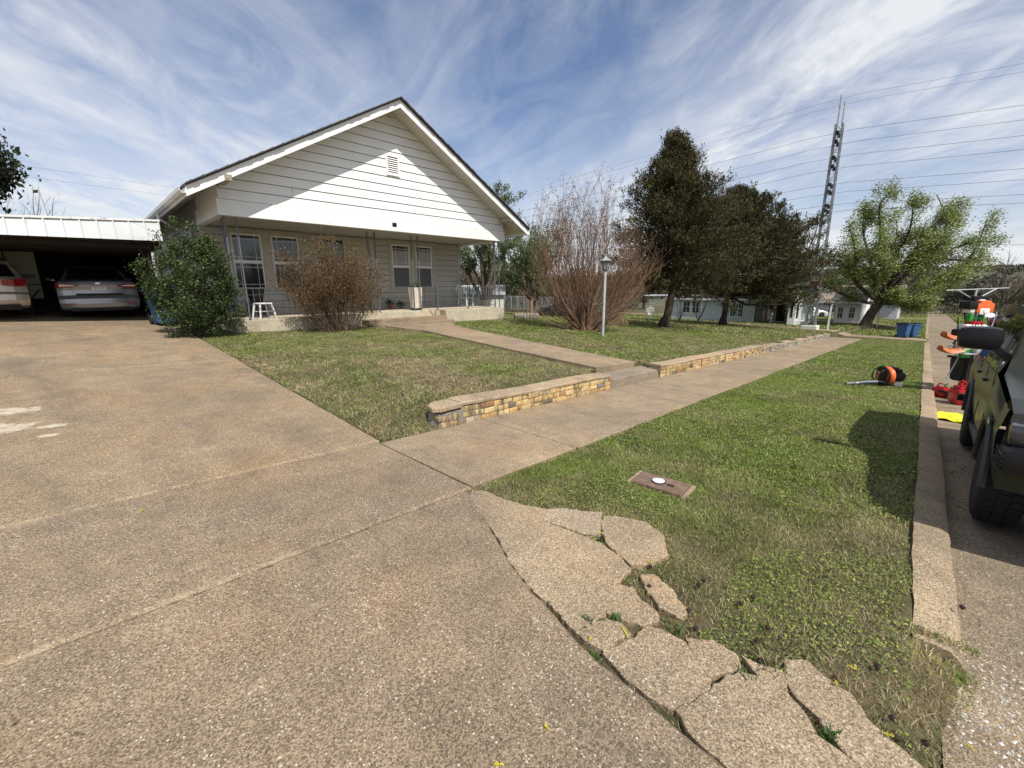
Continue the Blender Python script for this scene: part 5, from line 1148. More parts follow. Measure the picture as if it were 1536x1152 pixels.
mb = MB(); mb.bbox(.0,-.02,1.93,.3,.12,2.02,.02); obj('clamp', mb, mt['black'], rk)
def trimmer(dz, lab, flip=False):
    t = thing('string_trimmer', lab, 'trimmer', (rx,ry,rz+dz), R(-46), 'string trimmers on the rack'); return t
t = trimmer(1.66, 'upper trimmer engine with orange and white casing under the white crossbar')
mb = MB(); mb.bbox(.0,-.13,.03,.34,.12,.22,.035); mb.bbox(.06,-.12,.16,.28,.1,.27,.03); obj('engine_cover', mb, mt['orange'], t, smooth=True)
mb = MB(); mb.bbox(.05,-.14,.0,.24,-.125,.12,.01); mb.bbox(.1,-.05,.24,.22,.08,.29,.02); mb.bbox(-.1,-.1,.03,.0,.06,.13,.03); mb.lathe((.16,-.145,.07), [(.001,-.006),(.045,-.006),(.05,.01)], 16, 'y'); obj('starter_cover', mb, mt['wplastic'], t, smooth=True)
mb = MB(); mb.bbox(-.16,-.12,.1,.03,.1,.26,.03); obj('air_filter', mb, mt['black'], t, smooth=True)
mb = MB(); mb.bar((.12,0,0),(.12,0,-.6),.028); obj('shaft', mb, mt['galv'], t)
t = trimmer(1.22, 'lower trimmer engine with white casing, red badge and worn orange guard on its left')
mb = MB(); mb.bbox(-.12,-.12,.03,.34,.12,.24,.06); obj('engine_cover', mb, mt['wplastic'], t, smooth=True)
mb = MB(); mb.lathe((.1,-.124,.13), [(.001,-.01),(.06,-.008),(.065,.01)], 16, 'y'); mb.bbox(.26,-.126,.07,.31,-.118,.19,.01); mb.bbox(.02,-.09,.22,.25,.09,.31,.03); obj('badge', mb, mt['red'], t, smooth=True)
mb = MB(); mb.bbox(-.2,-.1,.0,-.06,.1,.14,.03); obj('air_filter', mb, mt['black'], t, smooth=True)
def guard(par, x, z, s=1):
    mb = MB(); V = []; n = 12
    for i in range(n+1):
        a = lerp(0, 1, i/n); px = x-.5*s*a; pz = z-.12*s*math.sin(a*math.pi*.8)+.10*a*s; w = (.14-.05*a)*s
        V += [(px,-w,pz-.03),(px,-w*.6,pz+.05*s),(px,w*.6,pz+.055*s),(px,w,pz-.03),(px,0,pz-.05*s)]
    mb.add(V, [(i*5+k,i*5+(k+1)%5,(i+1)*5+(k+1)%5,(i+1)*5+k) for i in range(n) for k in range(5)]+[(4,3,2,1,0),tuple(n*5+k for k in range(5))])
    return obj('guard', mb, mt['rust'], par, smooth=True, auto=60)
guard(t, .02, .02, .9); mb = MB(); mb.bar((-.2,-.05,-.04),(-.26,-.05,-.16),.018); obj('blade', mb, mt['dark'], t)
t = trimmer(.90, 'lowest trimmer head hanging left beneath the vehicle mirror with a brown orange guard'); guard(t, -.02, .06, .85); mb = MB(); mb.bbox(-.08,-.1,.03,.16,.1,.18,.05); obj('gear_head', mb, mt['wplastic'], t, smooth=True)
t = thing('green_handle', 'bright green loop handle between the two trimmer engines', 'handle', (rx,ry,rz+1.52), R(-46)); mb = MB(); mb.bbox(-.07,-.09,.0,.0,.0,.16,.02); mb.bbox(.16,-.09,.0,.23,.0,.15,.02); mb.bbox(-.05,-.08,.04,.22,-.02,.09,.015); obj('grip', mb, mt['green'], t, smooth=True)
for i, dx in enumerate((-.08,.02)):
    t = thing('oil_bottle', ('left' if i == 0 else 'right')+' one of two green oil bottles on the rack tray', 'bottle', (rx+dx*.69,ry-dx*.72-.08,rz+.90), R(-46), 'green oil bottles on the rack tray'); mb = MB(); mb.bbox(-.05,-.04,-.12,.05,.04,.12,.02); obj('body', mb, mt['green'], t, smooth=True); mb = MB(); mb.lathe((.02,0,.12), [(.015,0),(.018,.03),(.001,.03)], 10); obj('cap', mb, mt['wplastic'], t)
t = thing('trimmer_shaft_bundle', 'bundle of black and grey trimmer shafts crossing behind the engines on the rack', 'shafts', (rx,ry,rz), R(-46))
for k_, (a_, b_, r_) in enumerate((((-.05,.12,.3),(.42,.14,1.95),.013),((.30,.12,.25),(.02,.16,1.85),.013),((.34,.0,.9),(.52,-.02,1.7),.012),((-.12,.05,.95),(-.2,.02,1.6),.010))):
    mb = MB(); a2_ = Vector(a_); b2v = Vector(b_); mb.tube([a2_, a2_.lerp(b2v,.5)+Vector((.02,-.03,0)), b2v], r_, 7); obj('shaft', mb, mt['black'] if k_ % 2 else mt['galv'], t, smooth=True)
mb = MB()
for k_ in range(3): mb.tube([(.05+.1*k_,-.1,1.25),(.0+.12*k_,-.16,1.45),(.1+.08*k_,-.1,1.62)], .007, 5)
obj('throttle_cable', mb, mt['black'], t)
# ------------------------------------------------------------------ bins
def bin_(x, y, rz, lab, grp, s=1, z=None):
    t = thing('wheelie_bin', lab, 'bin', (x,y,(Gf(x,y) if z is None else z)+.0), rz, grp); t.scale = (s,s,s); mb = MB()
    mb.add([(-.24,-.26,.05),(.24,-.26,.05),(.24,.26,.05),(-.24,.26,.05),(-.31,-.36,.98),(.31,-.36,.98),(.31,.36,.98),(-.31,.36,.98)], [(0,3,2,1),(4,5,6,7),(0,1,5,4),(1,2,6,5),(2,3,7,6),(3,0,4,7)])
    obj('body', mb, mt['blue'], t, bevel=.03); mb = MB(); mb.bbox(-.34,-.39,.9,.34,.39,.96,.015); obj('rim', mb, mt['blue'], t)
    mb = MB(); mb.bbox(-.34,-.40,.985,.34,.40,1.03,.02); mb.tube([(-.3,.44,.98),(.3,.44,.98)], .018, 6); obj('lid', mb, mt['black'] if s == 1 else mt['blue'], t, smooth=True)
    for sx in (-1,1): mb = MB(); mb.lathe((sx*.27,.27,.12), [(.001,-.03),(.12,-.03),(.12,.03),(.001,.03)], 16, 'x'); obj('wheel', mb, mt['rubber'], t)
    return t
bA = bin_(40.0,.95,R(70),'left blue wheelie bin at the kerb with a pale sticker on its side','blue bins at the kerb')
mb = MB(); mb.box(-.02,-.352,.28,.16,-.334,.42); mb.add([(-.1,-.352,.5),(.2,-.352,.5),(.05,-.362,.72)], [(0,1,2)]); mb.box(-.08,-.352,.5,.18,-.344,.56); obj('sticker', mb, mt['wplastic'], bA)
bin_(41.3,.55,R(60),'right blue wheelie bin partly behind its neighbour at the kerb','blue bins at the kerb')
bin_(2.05,15.75,R(5),'blue wheelie bin between the carport and the green holly shrub',None,1.05,Gf(1.7,15.9)+.02)
# ------------------------------------------------------------------ lamp post
LPS = 1
t = thing('lamp_post', 'weathered lantern on a peeling white pole beside the bare shrub', 'lamp post', (13.5,8.39,Gf(13.5,8.39)))
mb = MB(); mb.tube([(0,0,-.1),(0,0,2.28)], .05, 12); obj('pole', mb, M('peeling white pole', (.42,.43,.44), .6, .15, 5, dirt=((.25,.24,.22), 14, .52, .9)), t, smooth=True)
mb = MB(); mb.lathe((0,0,2.26), [(.06,0),(.07,.04),(.10,.05),(.10,.07)], 6); obj('collar', mb, mt['iron'], t)
mb = MB(); mb.lathe((0,0,2.33), [(.10,0),(.15,.27),(.145,.28)], 6); obj('lantern_glass', mb, M('old frosted panes', (.20,.20,.18), .5, .25, 12), t)
mb = MB(); mb.lathe((0,0,2.60), [(.20,0),(.22,.02),(.13,.08),(.06,.13),(.025,.17),(.04,.2),(.001,.24)], 6); obj('lantern_roof', mb, mt['galv'], t)
mb = MB()
for k in range(6): a = 2*math.pi*k/6; mb.bar((math.cos(a)*.102,math.sin(a)*.102,2.33),(math.cos(a)*.152,math.sin(a)*.152,2.60),.014)
obj('lantern_bar', mb, mt['iron'], t)
# ------------------------------------------------------------------ lattice tower and wires
tx, ty = 38.0, 6.05; tz = Gf(38.9,5.7)
t = thing('lattice_tower', 'slim grey steel lattice power pole rising from a white concrete block', 'power pole', (tx,ty,tz))
mb = MB(); mb.bbox(-.55,-.5,-.2,.55,.5,.35,.03); obj('base_block', mb, M('white block', (.6,.6,.56), .8, .1, 4), t)
H1 = 13.7; mb = MB(); h0, h1 = .28, .19
def tw(z): return lerp(h0, h1, z/H1)
for sx in (-1,1):
    for sy in (-1,1): mb.bar((sx*h0,sy*h0,.3),(sx*h1,sy*h1,H1),.095)
mt['tower'] = M('weathered galvanised lattice', (.24,.25,.26), .55, .2, 4, metal=.3)
obj('corner_leg', mb, mt['tower'], t); mb = MB(); n = 30
for i in range(n):
    z0, z1 = .4+(H1-.4)*i/n, .4+(H1-.4)*(i+1)/n; a, b = tw(z0), tw(z1); s = 1 if i % 2 else -1
    for q in (-1,1):
        mb.bar((q*a,-s*a,z0),(q*b,s*b,z1),.085,.02); mb.bar((-s*a,q*a,z0),(s*b,q*b,z1),.085,.02)
    mb.bar((-a,-a,z0),(a,-a,z0),.03); mb.bar((-a,a,z0),(-a,-a,z0),.03)
obj('bracing', mb, mt['tower'], t); mb = MB(); mb.tube([(-.15,-.15,H1-.2),(-.15,-.15,15.0)], .05, 8); mb.tube([(.15,.15,H1-.2),(.15,.15,15.5)], .05, 8); obj('top_rod', mb, mt['galv'], t)
mb = MB()
wz = [13.66,13.25,11.49,10.95,9.97,9.42,8.29,7.85,6.96,6.62,4.35]
for i, z in enumerate(wz[2:10]): 
    zz_ = z-tz; ma = MB(); ma.tube([(-.45,0,zz_-.05),(.5,0,zz_+.05)], .045, 6); obj('crossarm', ma, mt['iron'], t)
    for q_ in (-.42,.42):
        mi_ = MB()
        for k in range(5): mi_.lathe((q_,0,zz_-.2+.051*k), [(.04,0),(.13,.02),(.04,.052)], 10)
        obj('insulator', mi_, mt['iron'], t)
mb.bar((-.2,-1.3,2.75),(-.2,.6,2.78),.07); obj('lower_arm', mb, mt['iron'], t)
mb = MB(); mb.bbox(-.5,-.3,3.2,-.35,.3,3.5,.02); mb.bbox(-.52,-.28,1.0,-.4,.28,1.7,.02) if 0 else None; obj('sign_plate', mb, M('dark red plate', (.1,.02,.02), .6), t)
for i, z in enumerate(wz):
    mb = MB(); pts = []
    for Y in np.linspace(-60, 95, 63):
        d = abs(Y-ty); pts.append((tx+(-.42 if i % 2 == 0 else .42)*(0 if i in (0,1,10) else 1), Y, z-.075*d+.00062*d*d if d < 60 else z-.075*60+.00062*3600))
    mb.tube(pts, .009 if i not in (0,1) else .006, 5); o = obj('power_line', mb, mt['black'])
    tag(o, 'thin dark power cable, number '+'one two three four five six seven eight nine ten eleven'.split()[i]+' from the top of the lattice pole', 'cable', 'power cables strung from the lattice pole')
for i, (za, zb) in enumerate(((9.7,9.4),(8.95,8.75))):
    mb = MB(); mb.tube([(lerp(-40,12,k/12),45,lerp(za+1,zb,k/12)-.0) for k in range(13)], .005, 4); tag(obj('power_line', mb, mt['black']), ('upper' if i == 0 else 'lower')+' faint cable in the sky above the carport', 'cable', 'faint cables above the carport')

# ------------------------------------------------------------------ vegetation
def at(lat, z, dep): # world point from camera-aligned ground axes (metres)
    p = fw*dep+rt*lat; return Vector((p.x, p.y, z))
def curve(a, b, n=5, wob=.05, sag=0):
    L = (b-a).length; o = Vector((random.gauss(0,1), random.gauss(0,1), random.gauss(0,1)))*wob*L; o2 = Vector((random.gauss(0,1), random.gauss(0,1), random.gauss(0,1)))*wob*L*.4
    return [a.lerp(b, t)+o*math.sin(t*math.pi)+o2*math.sin(t*2*math.pi)+Vector((0,0,-sag*L*t*t)) for t in np.linspace(0, 1, n+1)]
def limbs(mb, start, targets, r0, sub, tips, sublen=.4, spread=.6, subr=.4, bend=Vector((0,0,.2)), lev=2, n=6, wob=.05):
    """limbs from start to each target, with side shoots; tips gets leaf anchors (p, dir)"""
    for tg in targets:
        c = curve(start, tg, n, wob); L = (tg-start).length
        mb.tube(c, [lerp(r0, r0*.18, i/n) for i in range(n+1)], 7 if r0 > .06 else 4, cap=False)
        tips.append((c[-1], (c[-1]-c[-2]).normalized()))
        for k in range(sub):
            t = random.uniform(.3, .97); i = min(int(t*n), n-1); p = c[i].lerp(c[i+1], t*n-i); d = (c[i+1]-c[i]).normalized()
            sd = (d+Vector((random.gauss(0,spread), random.gauss(0,spread), random.gauss(0,spread)*.8))+bend).normalized(); sl = L*sublen*random.uniform(.5,1.2)*(1.15-t*.6)
            rr = r0*lerp(1, .18, t)*subr
            if lev > 1 and rr > .002: limbs(mb, p, [p+sd*sl], max(rr, .003), max(2, sub//2), tips, sublen, spread, subr, bend, lev-1, 4, wob)
            else:
                e = p+sd*sl; mb.tube([p, p.lerp(e,.5)+Vector((random.gauss(0,.03), random.gauss(0,.03), random.gauss(0,.03)))*sl, e], [max(rr,.003), max(rr*.6,.002), .0015], 3, cap=False); tips.append((e, sd)); tips.append((p.lerp(e,.6), sd))
def tipcloud(tips, per, spread):
    P = np.array([t[0] for t in tips]); D = np.array([t[1] for t in tips]); P = np.repeat(P, per, 0)+RNG.normal(0, spread, (len(P)*per, 3)); return P, np.repeat(D, per, 0)
# holly shrub left of the porch
c0 = Vector((2.42,13.35,.45)); t = thing('holly_shrub', 'dense glossy green shrub at the left corner of the porch', 'shrub', c0)
mb = MB(); tips = []
for k in range(16):
    a = random.uniform(0,6.28); limbs(mb, c0+Vector((math.cos(a)*.15,math.sin(a)*.15,-.05)), [c0+Vector((math.cos(a)*random.uniform(.3,.9),math.sin(a)*random.uniform(.3,.8),random.uniform(.9,2.5)))], .02, 5, tips, lev=1)
obj('stem', mb, mt['bark'], t, world=True)
cl_ = []
for k in range(330):
    th_, ph = random.uniform(0, 6.28), math.acos(random.uniform(-.95,1)); r = random.uniform(.68,1.02)*(1+.17*math.sin(3*th_+ph*4)+.1*math.sin(7*th_+2)); z = 1.22+1.30*math.cos(ph)*r; w = (1.0 if z < 1.7 else lerp(1.0,.72,min(1,(z-1.7)/.9)))
    cl_.append((c0.x+.90*math.sin(ph)*math.cos(th_)*r*w-.0, c0.y+.85*math.sin(ph)*math.sin(th_)*r*w, c0.z+max(.05,z)))
for (dx, dz) in ((-.95,1.75),(-1.05,1.6),(-.2,2.75),(.1,2.7),(-.25,2.62),(.45,2.3),(.8,1.95)): cl_.append((c0.x+dx,c0.y,c0.z+dz))
P = np.repeat(np.array(cl_), 130, 0)+RNG.normal(0, .075, (len(cl_)*130, 3)); P[:,2] = np.maximum(P[:,2], c0.z+.02)
cloud('foliage', P, .046, [(.022,.045,.012),(.035,.065,.016),(.07,.10,.025),(.018,.035,.011),(.11,.13,.035)], mt['leafg'], t, .6, offs=c0[:])
# reddish shrub in front of the porch
c0 = Vector((5.85,13.0,.36)); t = thing('nandina_shrub', 'twiggy red brown shrub with sparse leaves in front of the porch', 'shrub', c0); mb = MB(); tips = []
for k in range(130):
    a = random.uniform(0,6.28); q = math.sqrt(random.uniform(0,1)); top = c0+Vector((math.cos(a)*1.5*q, math.sin(a)*.9*q, random.uniform(.45,1.0)*(2.75-.75*q*q)))
    if k < 5: top = c0+Vector((-1.45+random.uniform(-.1,.3),.0,random.uniform(2.0,2.35)))
    limbs(mb, c0+Vector((math.cos(a)*.5*q,math.sin(a)*.3*q,-.05)), [top], .011, 9, tips, sublen=.28, spread=.55, lev=1, wob=.06)
obj('stem', mb, mt['redtwig'], t, world=True)
P, D = tipcloud(tips, 14, .10); ix = RNG.permutation(len(P))[:32000]; cloud('foliage', P[ix], .045, [(.13,.06,.028),(.18,.08,.035),(.10,.075,.025),(.07,.085,.022),(.2,.13,.05),(.09,.045,.025),(.26,.18,.09)], mt['leaf'], t, .5, dirs=D[ix], offs=c0[:])
# bare many-stemmed shrub (crape myrtle form)
c0 = Vector((14.2,9.7,Gf(14.2,9.7))); t = thing('bare_shrub', 'tall vase shaped bare shrub of many tan stems with dry seed heads', 'shrub', c0); mb = MB(); tips = []
for k in range(330):
    q = random.uniform(-1,1); dpt = random.uniform(-1,1)*.9
    if q < .45: lat = q*2.0; hh = random.uniform(3.3,5.9)*(1-.25*abs(q)**2.5)*(.84+.16*random.random())
    else: lat = q*2.6; hh = random.uniform(2.2,4.7)*(1.12-.42*q)
    if random.random() < .10: lat = random.choice((-1,1))*random.uniform(1.2,2.3); hh = random.uniform(.6,2.4)
    end = c0+rt*lat+fw*dpt*1.3+Vector((0,0,hh)); b0 = c0+rt*(lat*.10+random.gauss(0,.10))+fw*random.gauss(0,.12)+Vector((0,0,-.05))
    n = 7; c = curve(b0, end, n, .055)
    for i, p in enumerate(c): f = (i/n); p += (rt*lat*.12*math.sin(f*math.pi))
    r0 = random.choice((.007,.009,.012,.016,.022)); mb.tube(c, [lerp(r0, .003, (i/n)**.8) for i in range(n+1)], 5, cap=False)
    for k2 in range(random.randint(4,8)):
        u = random.uniform(.35,.98); i = min(int(u*n), n-1); p = c[i].lerp(c[i+1], u*n-i); d = (c[i+1]-c[i]).normalized(); d = (d+Vector((random.gauss(0,.42),random.gauss(0,.42),random.gauss(0,.16)))).normalized(); sl = random.uniform(.25,1.0)
        mb.tube([p, p+d*sl*.5+Vector((0,0,.02)), p+d*sl+Vector((0,0,.08))], [.0055,.004,.0022], 3, cap=False); tips.append((p+d*sl+Vector((0,0,.08)), d))
        if random.random() < .5: e = p+d*sl*.6; dd = (d+Vector((random.gauss(0,.5),random.gauss(0,.5),.2))).normalized(); mb.tube([e, e+dd*.22], [.003,.002], 3, cap=False); tips.append((e+dd*.22, dd))
    tips.append((c[-1], Vector((0,0,1))))
obj('stem', mb, mt['twig'], t, world=True)
tp = [q for q in tips if q[0].z > c0.z+3.4 and (q[0]-c0).dot(rt) < 1.1]; P, D = tipcloud(tp, 9, .045); cloud('seed_head', P, .035, [(.13,.08,.06),(.2,.13,.1),(.09,.06,.045)], mt['leaf'], t, .7, offs=c0[:])
tp = [q for q in tips if (q[0]-c0).dot(rt) >= .6 or q[0].z < c0.z+3.2]; P, D = tipcloud(tp, 4, .06); cloud('dead_leaf', P, .03, [(.2,.10,.05),(.15,.08,.05)], mt['leaf'], t, .5, offs=c0[:])
# cedars
def a_off(k): return (k*2.399)%6.28
def cedar(lab, b, H, rad, zc0, nb, per, size, cols, leanr=0, grp='dark cedars on the neighbouring lawn'):
    t = thing('cedar_tree', lab, 'tree', b, 0, grp); mb = MB(); top = b+Vector((0,0,H))+rt*leanr
    tr = curve(b-Vector((0,0,.15)), top, 8, .012); mb.tube(tr, [lerp(H*.024, .02, i/8) for i in range(9)], 9)
    for k in range(6): a = k*1.05; mb.tube([b+Vector((math.cos(a)*H*.036,math.sin(a)*H*.036,-.15)), b+Vector((math.cos(a)*H*.012,math.sin(a)*H*.012,.5))], [H*.008,H*.01], 5)
    pts = []; dirs = []; bm2 = MB()
    for k in range(nb):
        f = random.random()**.85; z = lerp(zc0, H*.99, f); prof_ = rad*(1-f)**1.12*(.55+.34*math.sin(f*13+a_off(k))*.5+random.uniform(0,.85)) + .07
        if f < .12: prof_ *= random.uniform(.5,1.05)
        a = random.uniform(0,6.28); i = min(int(z/H*8), 7); s = tr[i].lerp(tr[i+1], z/H*8-i)
        rise = lerp(.05, .75, f)+random.uniform(-.1,.18)
        if k % 11 == 0 and f > .25: prof_ = prof_*.95+.15; rise += .35
        e = s+Vector((math.cos(a)*prof_, math.sin(a)*prof_, prof_*rise))
        c = curve(s, e, 4, .06, .04); bm2.tube(c, [lerp(.018+.012*prof_, .006, q/4) for q in range(5)], 4, cap=False)
        m_ = int(per*(.3+prof_/rad))
        for q in range(m_):
            u = random.uniform(.22,1)**.7; i2 = min(int(u*4), 3); p = c[i2].lerp(c[i2+1], u*4-i2); sw = .10+.20*(1-u)*prof_/2+.05
            tuft_c = p+Vector((random.gauss(0,sw),random.gauss(0,sw),random.gauss(0,sw*.6)-.05)); d = (e-s).normalized()*.8+Vector((random.gauss(0,.25),random.gauss(0,.25),.55))
            for w_ in range(14): pts.append(tuft_c+Vector((random.gauss(0,.06),random.gauss(0,.06),random.gauss(0,.08)))*(H/9)+d.normalized()*random.uniform(-.06,.16)); dirs.append(d)
    obj('trunk', mb, mt['darkbark'], t, world=True); obj('branch', bm2, mt['darkbark'], t, world=True)
    cloud('crown', np.array(pts), size, cols, mt['needle'], t, .34, dirs=np.array(dirs), offs=b[:]); return t
CC = [(.038,.044,.015),(.058,.056,.02),(.085,.066,.026),(.026,.032,.012),(.05,.062,.02),(.13,.085,.034)]
cedar('tallest dark cedar with a pointed top and a clear trunk', Vector((21.9,9.9,Gf(21.9,9.9))), 9.25, 3.8, 2.0, 450, 36, .115, CC, leanr=-.1)
b2_ = Vector((33.2,10.6,Gf(33.2,10.6))); cedar('broad dark cedar right of the tallest one with a thick trunk', b2_, 9.1, 6.2, 2.0, 560, 36, .15, [(c[0]*1.0,c[1]*1.05,c[2]*1.1) for c in CC], leanr=.3)
b3_ = px(1150,487,41); b3_.z = Gf(b3_.x,b3_.y); cedar('lower green cedar at the right end of the cedar row', b3_, 9.2, 3.6, 2.5, 300, 30, .18, [(.05,.075,.026),(.07,.09,.03),(.09,.08,.03)])
# leaning spring green tree by the street
b = px(1296,490,41); b.z = Gf(b.x,b.y); t = thing('leaning_tree', 'large spring green tree leaning right over the street behind the lattice pole', 'tree', b); mb = MB(); tips = []
mb.tube([b+Vector((0,0,-.2)), b+Vector((0,0,.3)), b+rt*.5+Vector((0,0,1.6)), b+rt*1.2+Vector((0,0,2.7))], [.72,.46,.40,.36], 12)
fork = b+rt*1.1+Vector((0,0,2.5)); dp = lambda x, y, d: px(x, y, 41+d)
T = [dp(1335,290,0),dp(1300,305,2),dp(1370,300,-2),dp(1345,330,3),dp(1275,345,-2),dp(1250,400,0),dp(1235,425,2),dp(1222,395,-1),dp(1290,380,3),dp(1320,350,-3)]
limbs(mb, fork, T, .19, 14, tips, .27, .5, .36, Vector((0,0,.25)), 2, 8, .09)
T = [dp(1405,292,1),dp(1390,330,-2),dp(1448,300,0),dp(1430,325,2),dp(1480,330,0),dp(1492,362,-1),dp(1470,385,2),dp(1450,410,-2),dp(1425,430,1),dp(1400,385,3),dp(1395,450,-3),dp(1370,455,1),dp(1440,350,-3),dp(1350,440,-2)]
limbs(mb, fork+rt*.2, T, .19, 14, tips, .24, .42, .36, rt*.3+Vector((0,0,.08)), 2, 8, .09)
obj('trunk', mb, mt['darkbark'], t, world=True); P, D = tipcloud(tips, 38, .30); D = D*.5+np.array(rt*.9); ix = RNG.permutation(len(P))[:80000]
cloud('crown', P[ix], .175, [(.20,.25,.055),(.24,.29,.075),(.13,.17,.045),(.30,.33,.11),(.10,.13,.04)], mt['leaf'], t, .42, dirs=D[ix], offs=b[:])
# upright flowering tree behind the porch end
b = px(728,462,27); t = thing('pear_tree', 'many limbed upright tree with sparse new leaves seen past the right porch posts', 'tree', b); mb = MB(); tips = []
mb.tube([b+Vector((0,0,-.8)), b+Vector((0,0,.5))], [.34,.27], 10); dp = lambda x, y, d: px(x, y, 27+d)
T = [dp(x+random.uniform(-4,4), y, d) for x, y, d in ((690,372,1),(697,350,-1),(705,330,.5),(716,318,0),(727,300,1.5),(738,290,-1),(750,285,0),(757,283,.8),(765,300,-.5),(772,322,.5),(779,350,0),(745,330,-1.5),(712,360,1.5),(765,360,1.2))]
limbs(mb, b+Vector((0,0,.30)), T, .10, 12, tips, .26, .4, .4, Vector((0,0,.35)), 2, 7, .09)
obj('trunk', mb, mt['bark'], t, world=True); tips = [q for q in tips if q[0].z > b.z+1.25]; P, D = tipcloud(tips, 13, .11); ix = RNG.permutation(len(P))[:26000]; cloud('crown', P[ix], .10, [(.10,.15,.04),(.14,.19,.06),(.35,.36,.28),(.07,.11,.03)], mt['leaf'], t, .6, dirs=D[ix], offs=b[:])
# other trees behind
def gtree(name, lab, b, H, wd, cols, nleaf, size, lim=12, r0=.12, mat='bark', leafm='leaf', grp=None, up_=.3, sub=9, z0=.3):
    t = thing(name, lab, 'tree', b, 0, grp); mb = MB(); tips = []; f0 = b+Vector((0,0,H*z0*.5)); mb.tube([b+Vector((0,0,-.3)), f0], [r0*2.1, r0*1.5], 8)
    T = []
    for k in range(lim):
        a = 6.28*k/lim+random.uniform(-.3,.3); q = random.uniform(.25,1); T.append(b+Vector((math.cos(a)*wd*q, math.sin(a)*wd*q, H*random.uniform(.62,1.0)*(1.05-.3*q))))
    limbs(mb, f0, T, r0, sub, tips, .33, .5, .42, Vector((0,0,up_)), 2, 6, .08); obj('trunk', mb, mt[mat], t, world=True)
    if nleaf:
        tips = [q for q in tips if q[0].z > b.z+H*.22]
        per = max(2, int(nleaf/len(tips))+1); P, D = tipcloud(tips, per, size*1.6); ix = RNG.permutation(len(P))[:nleaf]; cloud('crown', P[ix], size, cols, mt[leafm], t, .55, dirs=D[ix], offs=b[:])
    return t
def gp(x, dep, dz=0):
    p = px(x, 470, dep); p.z = Gf(p.x, p.y)+dz; return p
GRN = [(.09,.14,.035),(.12,.17,.05),(.06,.10,.03)]
gtree('tree', 'leafy green tree between the porch end and the bare shrub', gp(800,31), 6.4, 2.7, GRN, 9000, .14, 13, .13)
gtree('bare_tree', 'thin bare grey tree rising behind the roof corner', gp(790,38), 9.5, 2.6, None, 0, .1, 12, .10)
gtree('bare_tree', 'bare tree showing above the right hand cedar', gp(1178,50), 13.5, 3.6, None, 0, .1, 12, .14)
b = Vector((-3.25,27.5,.9)); gtree('magnolia_tree', 'dark evergreen rising beyond the carport at the left edge', b, 8.8, 3.0, [(.02,.03,.014),(.03,.045,.02),(.06,.06,.035)], 42000, .2, 20, .15, 'darkbark', 'leafg')
gtree('bare_tree', 'small bare tree top above the carport roof', Vector((-.3,36,.5)), 7.4, 1.9, None, 0, .1, 14, .045)
gtree('bare_tree', 'bare spreading tree at the far right of the skyline', gp(1500,88), 13.5, 6.0, None, 0, .1, 16, .16, grp=None)
gtree('bare_tree', 'distant pale bare tree on the skyline just right of the leaning tree', gp(1525,110), 12.5, 6.0, None, 0, .1, 14, .16)
t0 = gtree('dark_tree', 'round dark evergreen beside the far end of the street', gp(1440,95), 5.8, 5.0, [(.025,.035,.02),(.035,.045,.025)], 7000, .38, 12, .2, 'darkbark')
# background rows from shared prototypes
pa = gtree('background_tree', 'distant hazy tree in the row behind the gardens', gp(770,60), 8, 3.6, [(.12,.13,.06),(.15,.13,.08),(.09,.11,.045)], 4200, .32, 12, .13, grp='trees in the distance behind the gardens')
pb = gtree('background_tree', 'distant hazy tree in the row behind the gardens', gp(700,70), 9, 3.8, [(.14,.11,.08),(.17,.14,.1)], 2200, .26, 13, .14, grp='trees in the distance behind the gardens')
for i, (x, d, s) in enumerate(((735,62,.8),(748,75,1.0),(785,66,.7),(812,72,.9),(838,64,.75),(860,80,1.0),(885,70,.8),(915,85,1.0),(940,70,.7),(965,90,1.1),(1225,95,1.0),(1262,110,1.1),(1330,120,1.0),(1365,105,.8),(1388,150,1.0),(690,82,1.1),(1405,190,1.0),(1420,165,.9),(1470,120,.8),(1492,105,.75),(1515,130,.9),(1530,100,.8),(1545,120,1.0),(1462,200,1.2),(1485,230,1.3),(1510,250,1.3),(1430,260,1.2),(1408,300,1.2))):
    c = copytree(pa if i % 2 else pb); p = gp(x, d); c.location = p; c.scale = (s,s,s*random.uniform(.85,1.1)); c.rotation_euler = (0,0,random.uniform(0,6))
# low brush in the distance (uncountable scrub)
P = []
for k in range(420):
    x = random.choice([random.uniform(690,960), random.uniform(1210,1400), random.uniform(1420,1600)]); d = random.uniform(75,150); p = gp(x, d); h = random.uniform(.8,2.6); P.append(RNG.normal(0, 1, (60,3))*np.array([1.1,1.1,h*.45])+np.array([p.x,p.y,p.z+h*.6]))
P = np.concatenate(P); o = cloud('brush', P, .42, [(.10,.085,.05),(.07,.08,.035),(.14,.11,.075),(.05,.06,.03)], mt['leaf'], None, .5); tag(o, 'low scrub and hedges merging into one mass in the distance', 'scrub', kind='stuff')
# far hills scrub silhouettes
P = []
for k in range(1500):
    x = random.uniform(300,1800); d = random.uniform(350,1300); p = px(x, 430, d); z = float(terr(np.array(p.x), np.array(p.y))); h = random.uniform(4,9); P.append(RNG.normal(0, 1, (14,3))*np.array([7,7,h*.3])+np.array([p.x,p.y,z+h*.4]))
P = np.concatenate(P); o = cloud('woodland', P, 5.5, [(.035,.04,.028),(.05,.048,.035),(.06,.06,.04)], mt['leaf'], None, .7); tag(o, 'far off woods covering the hills on the skyline', 'woods', kind='stuff')
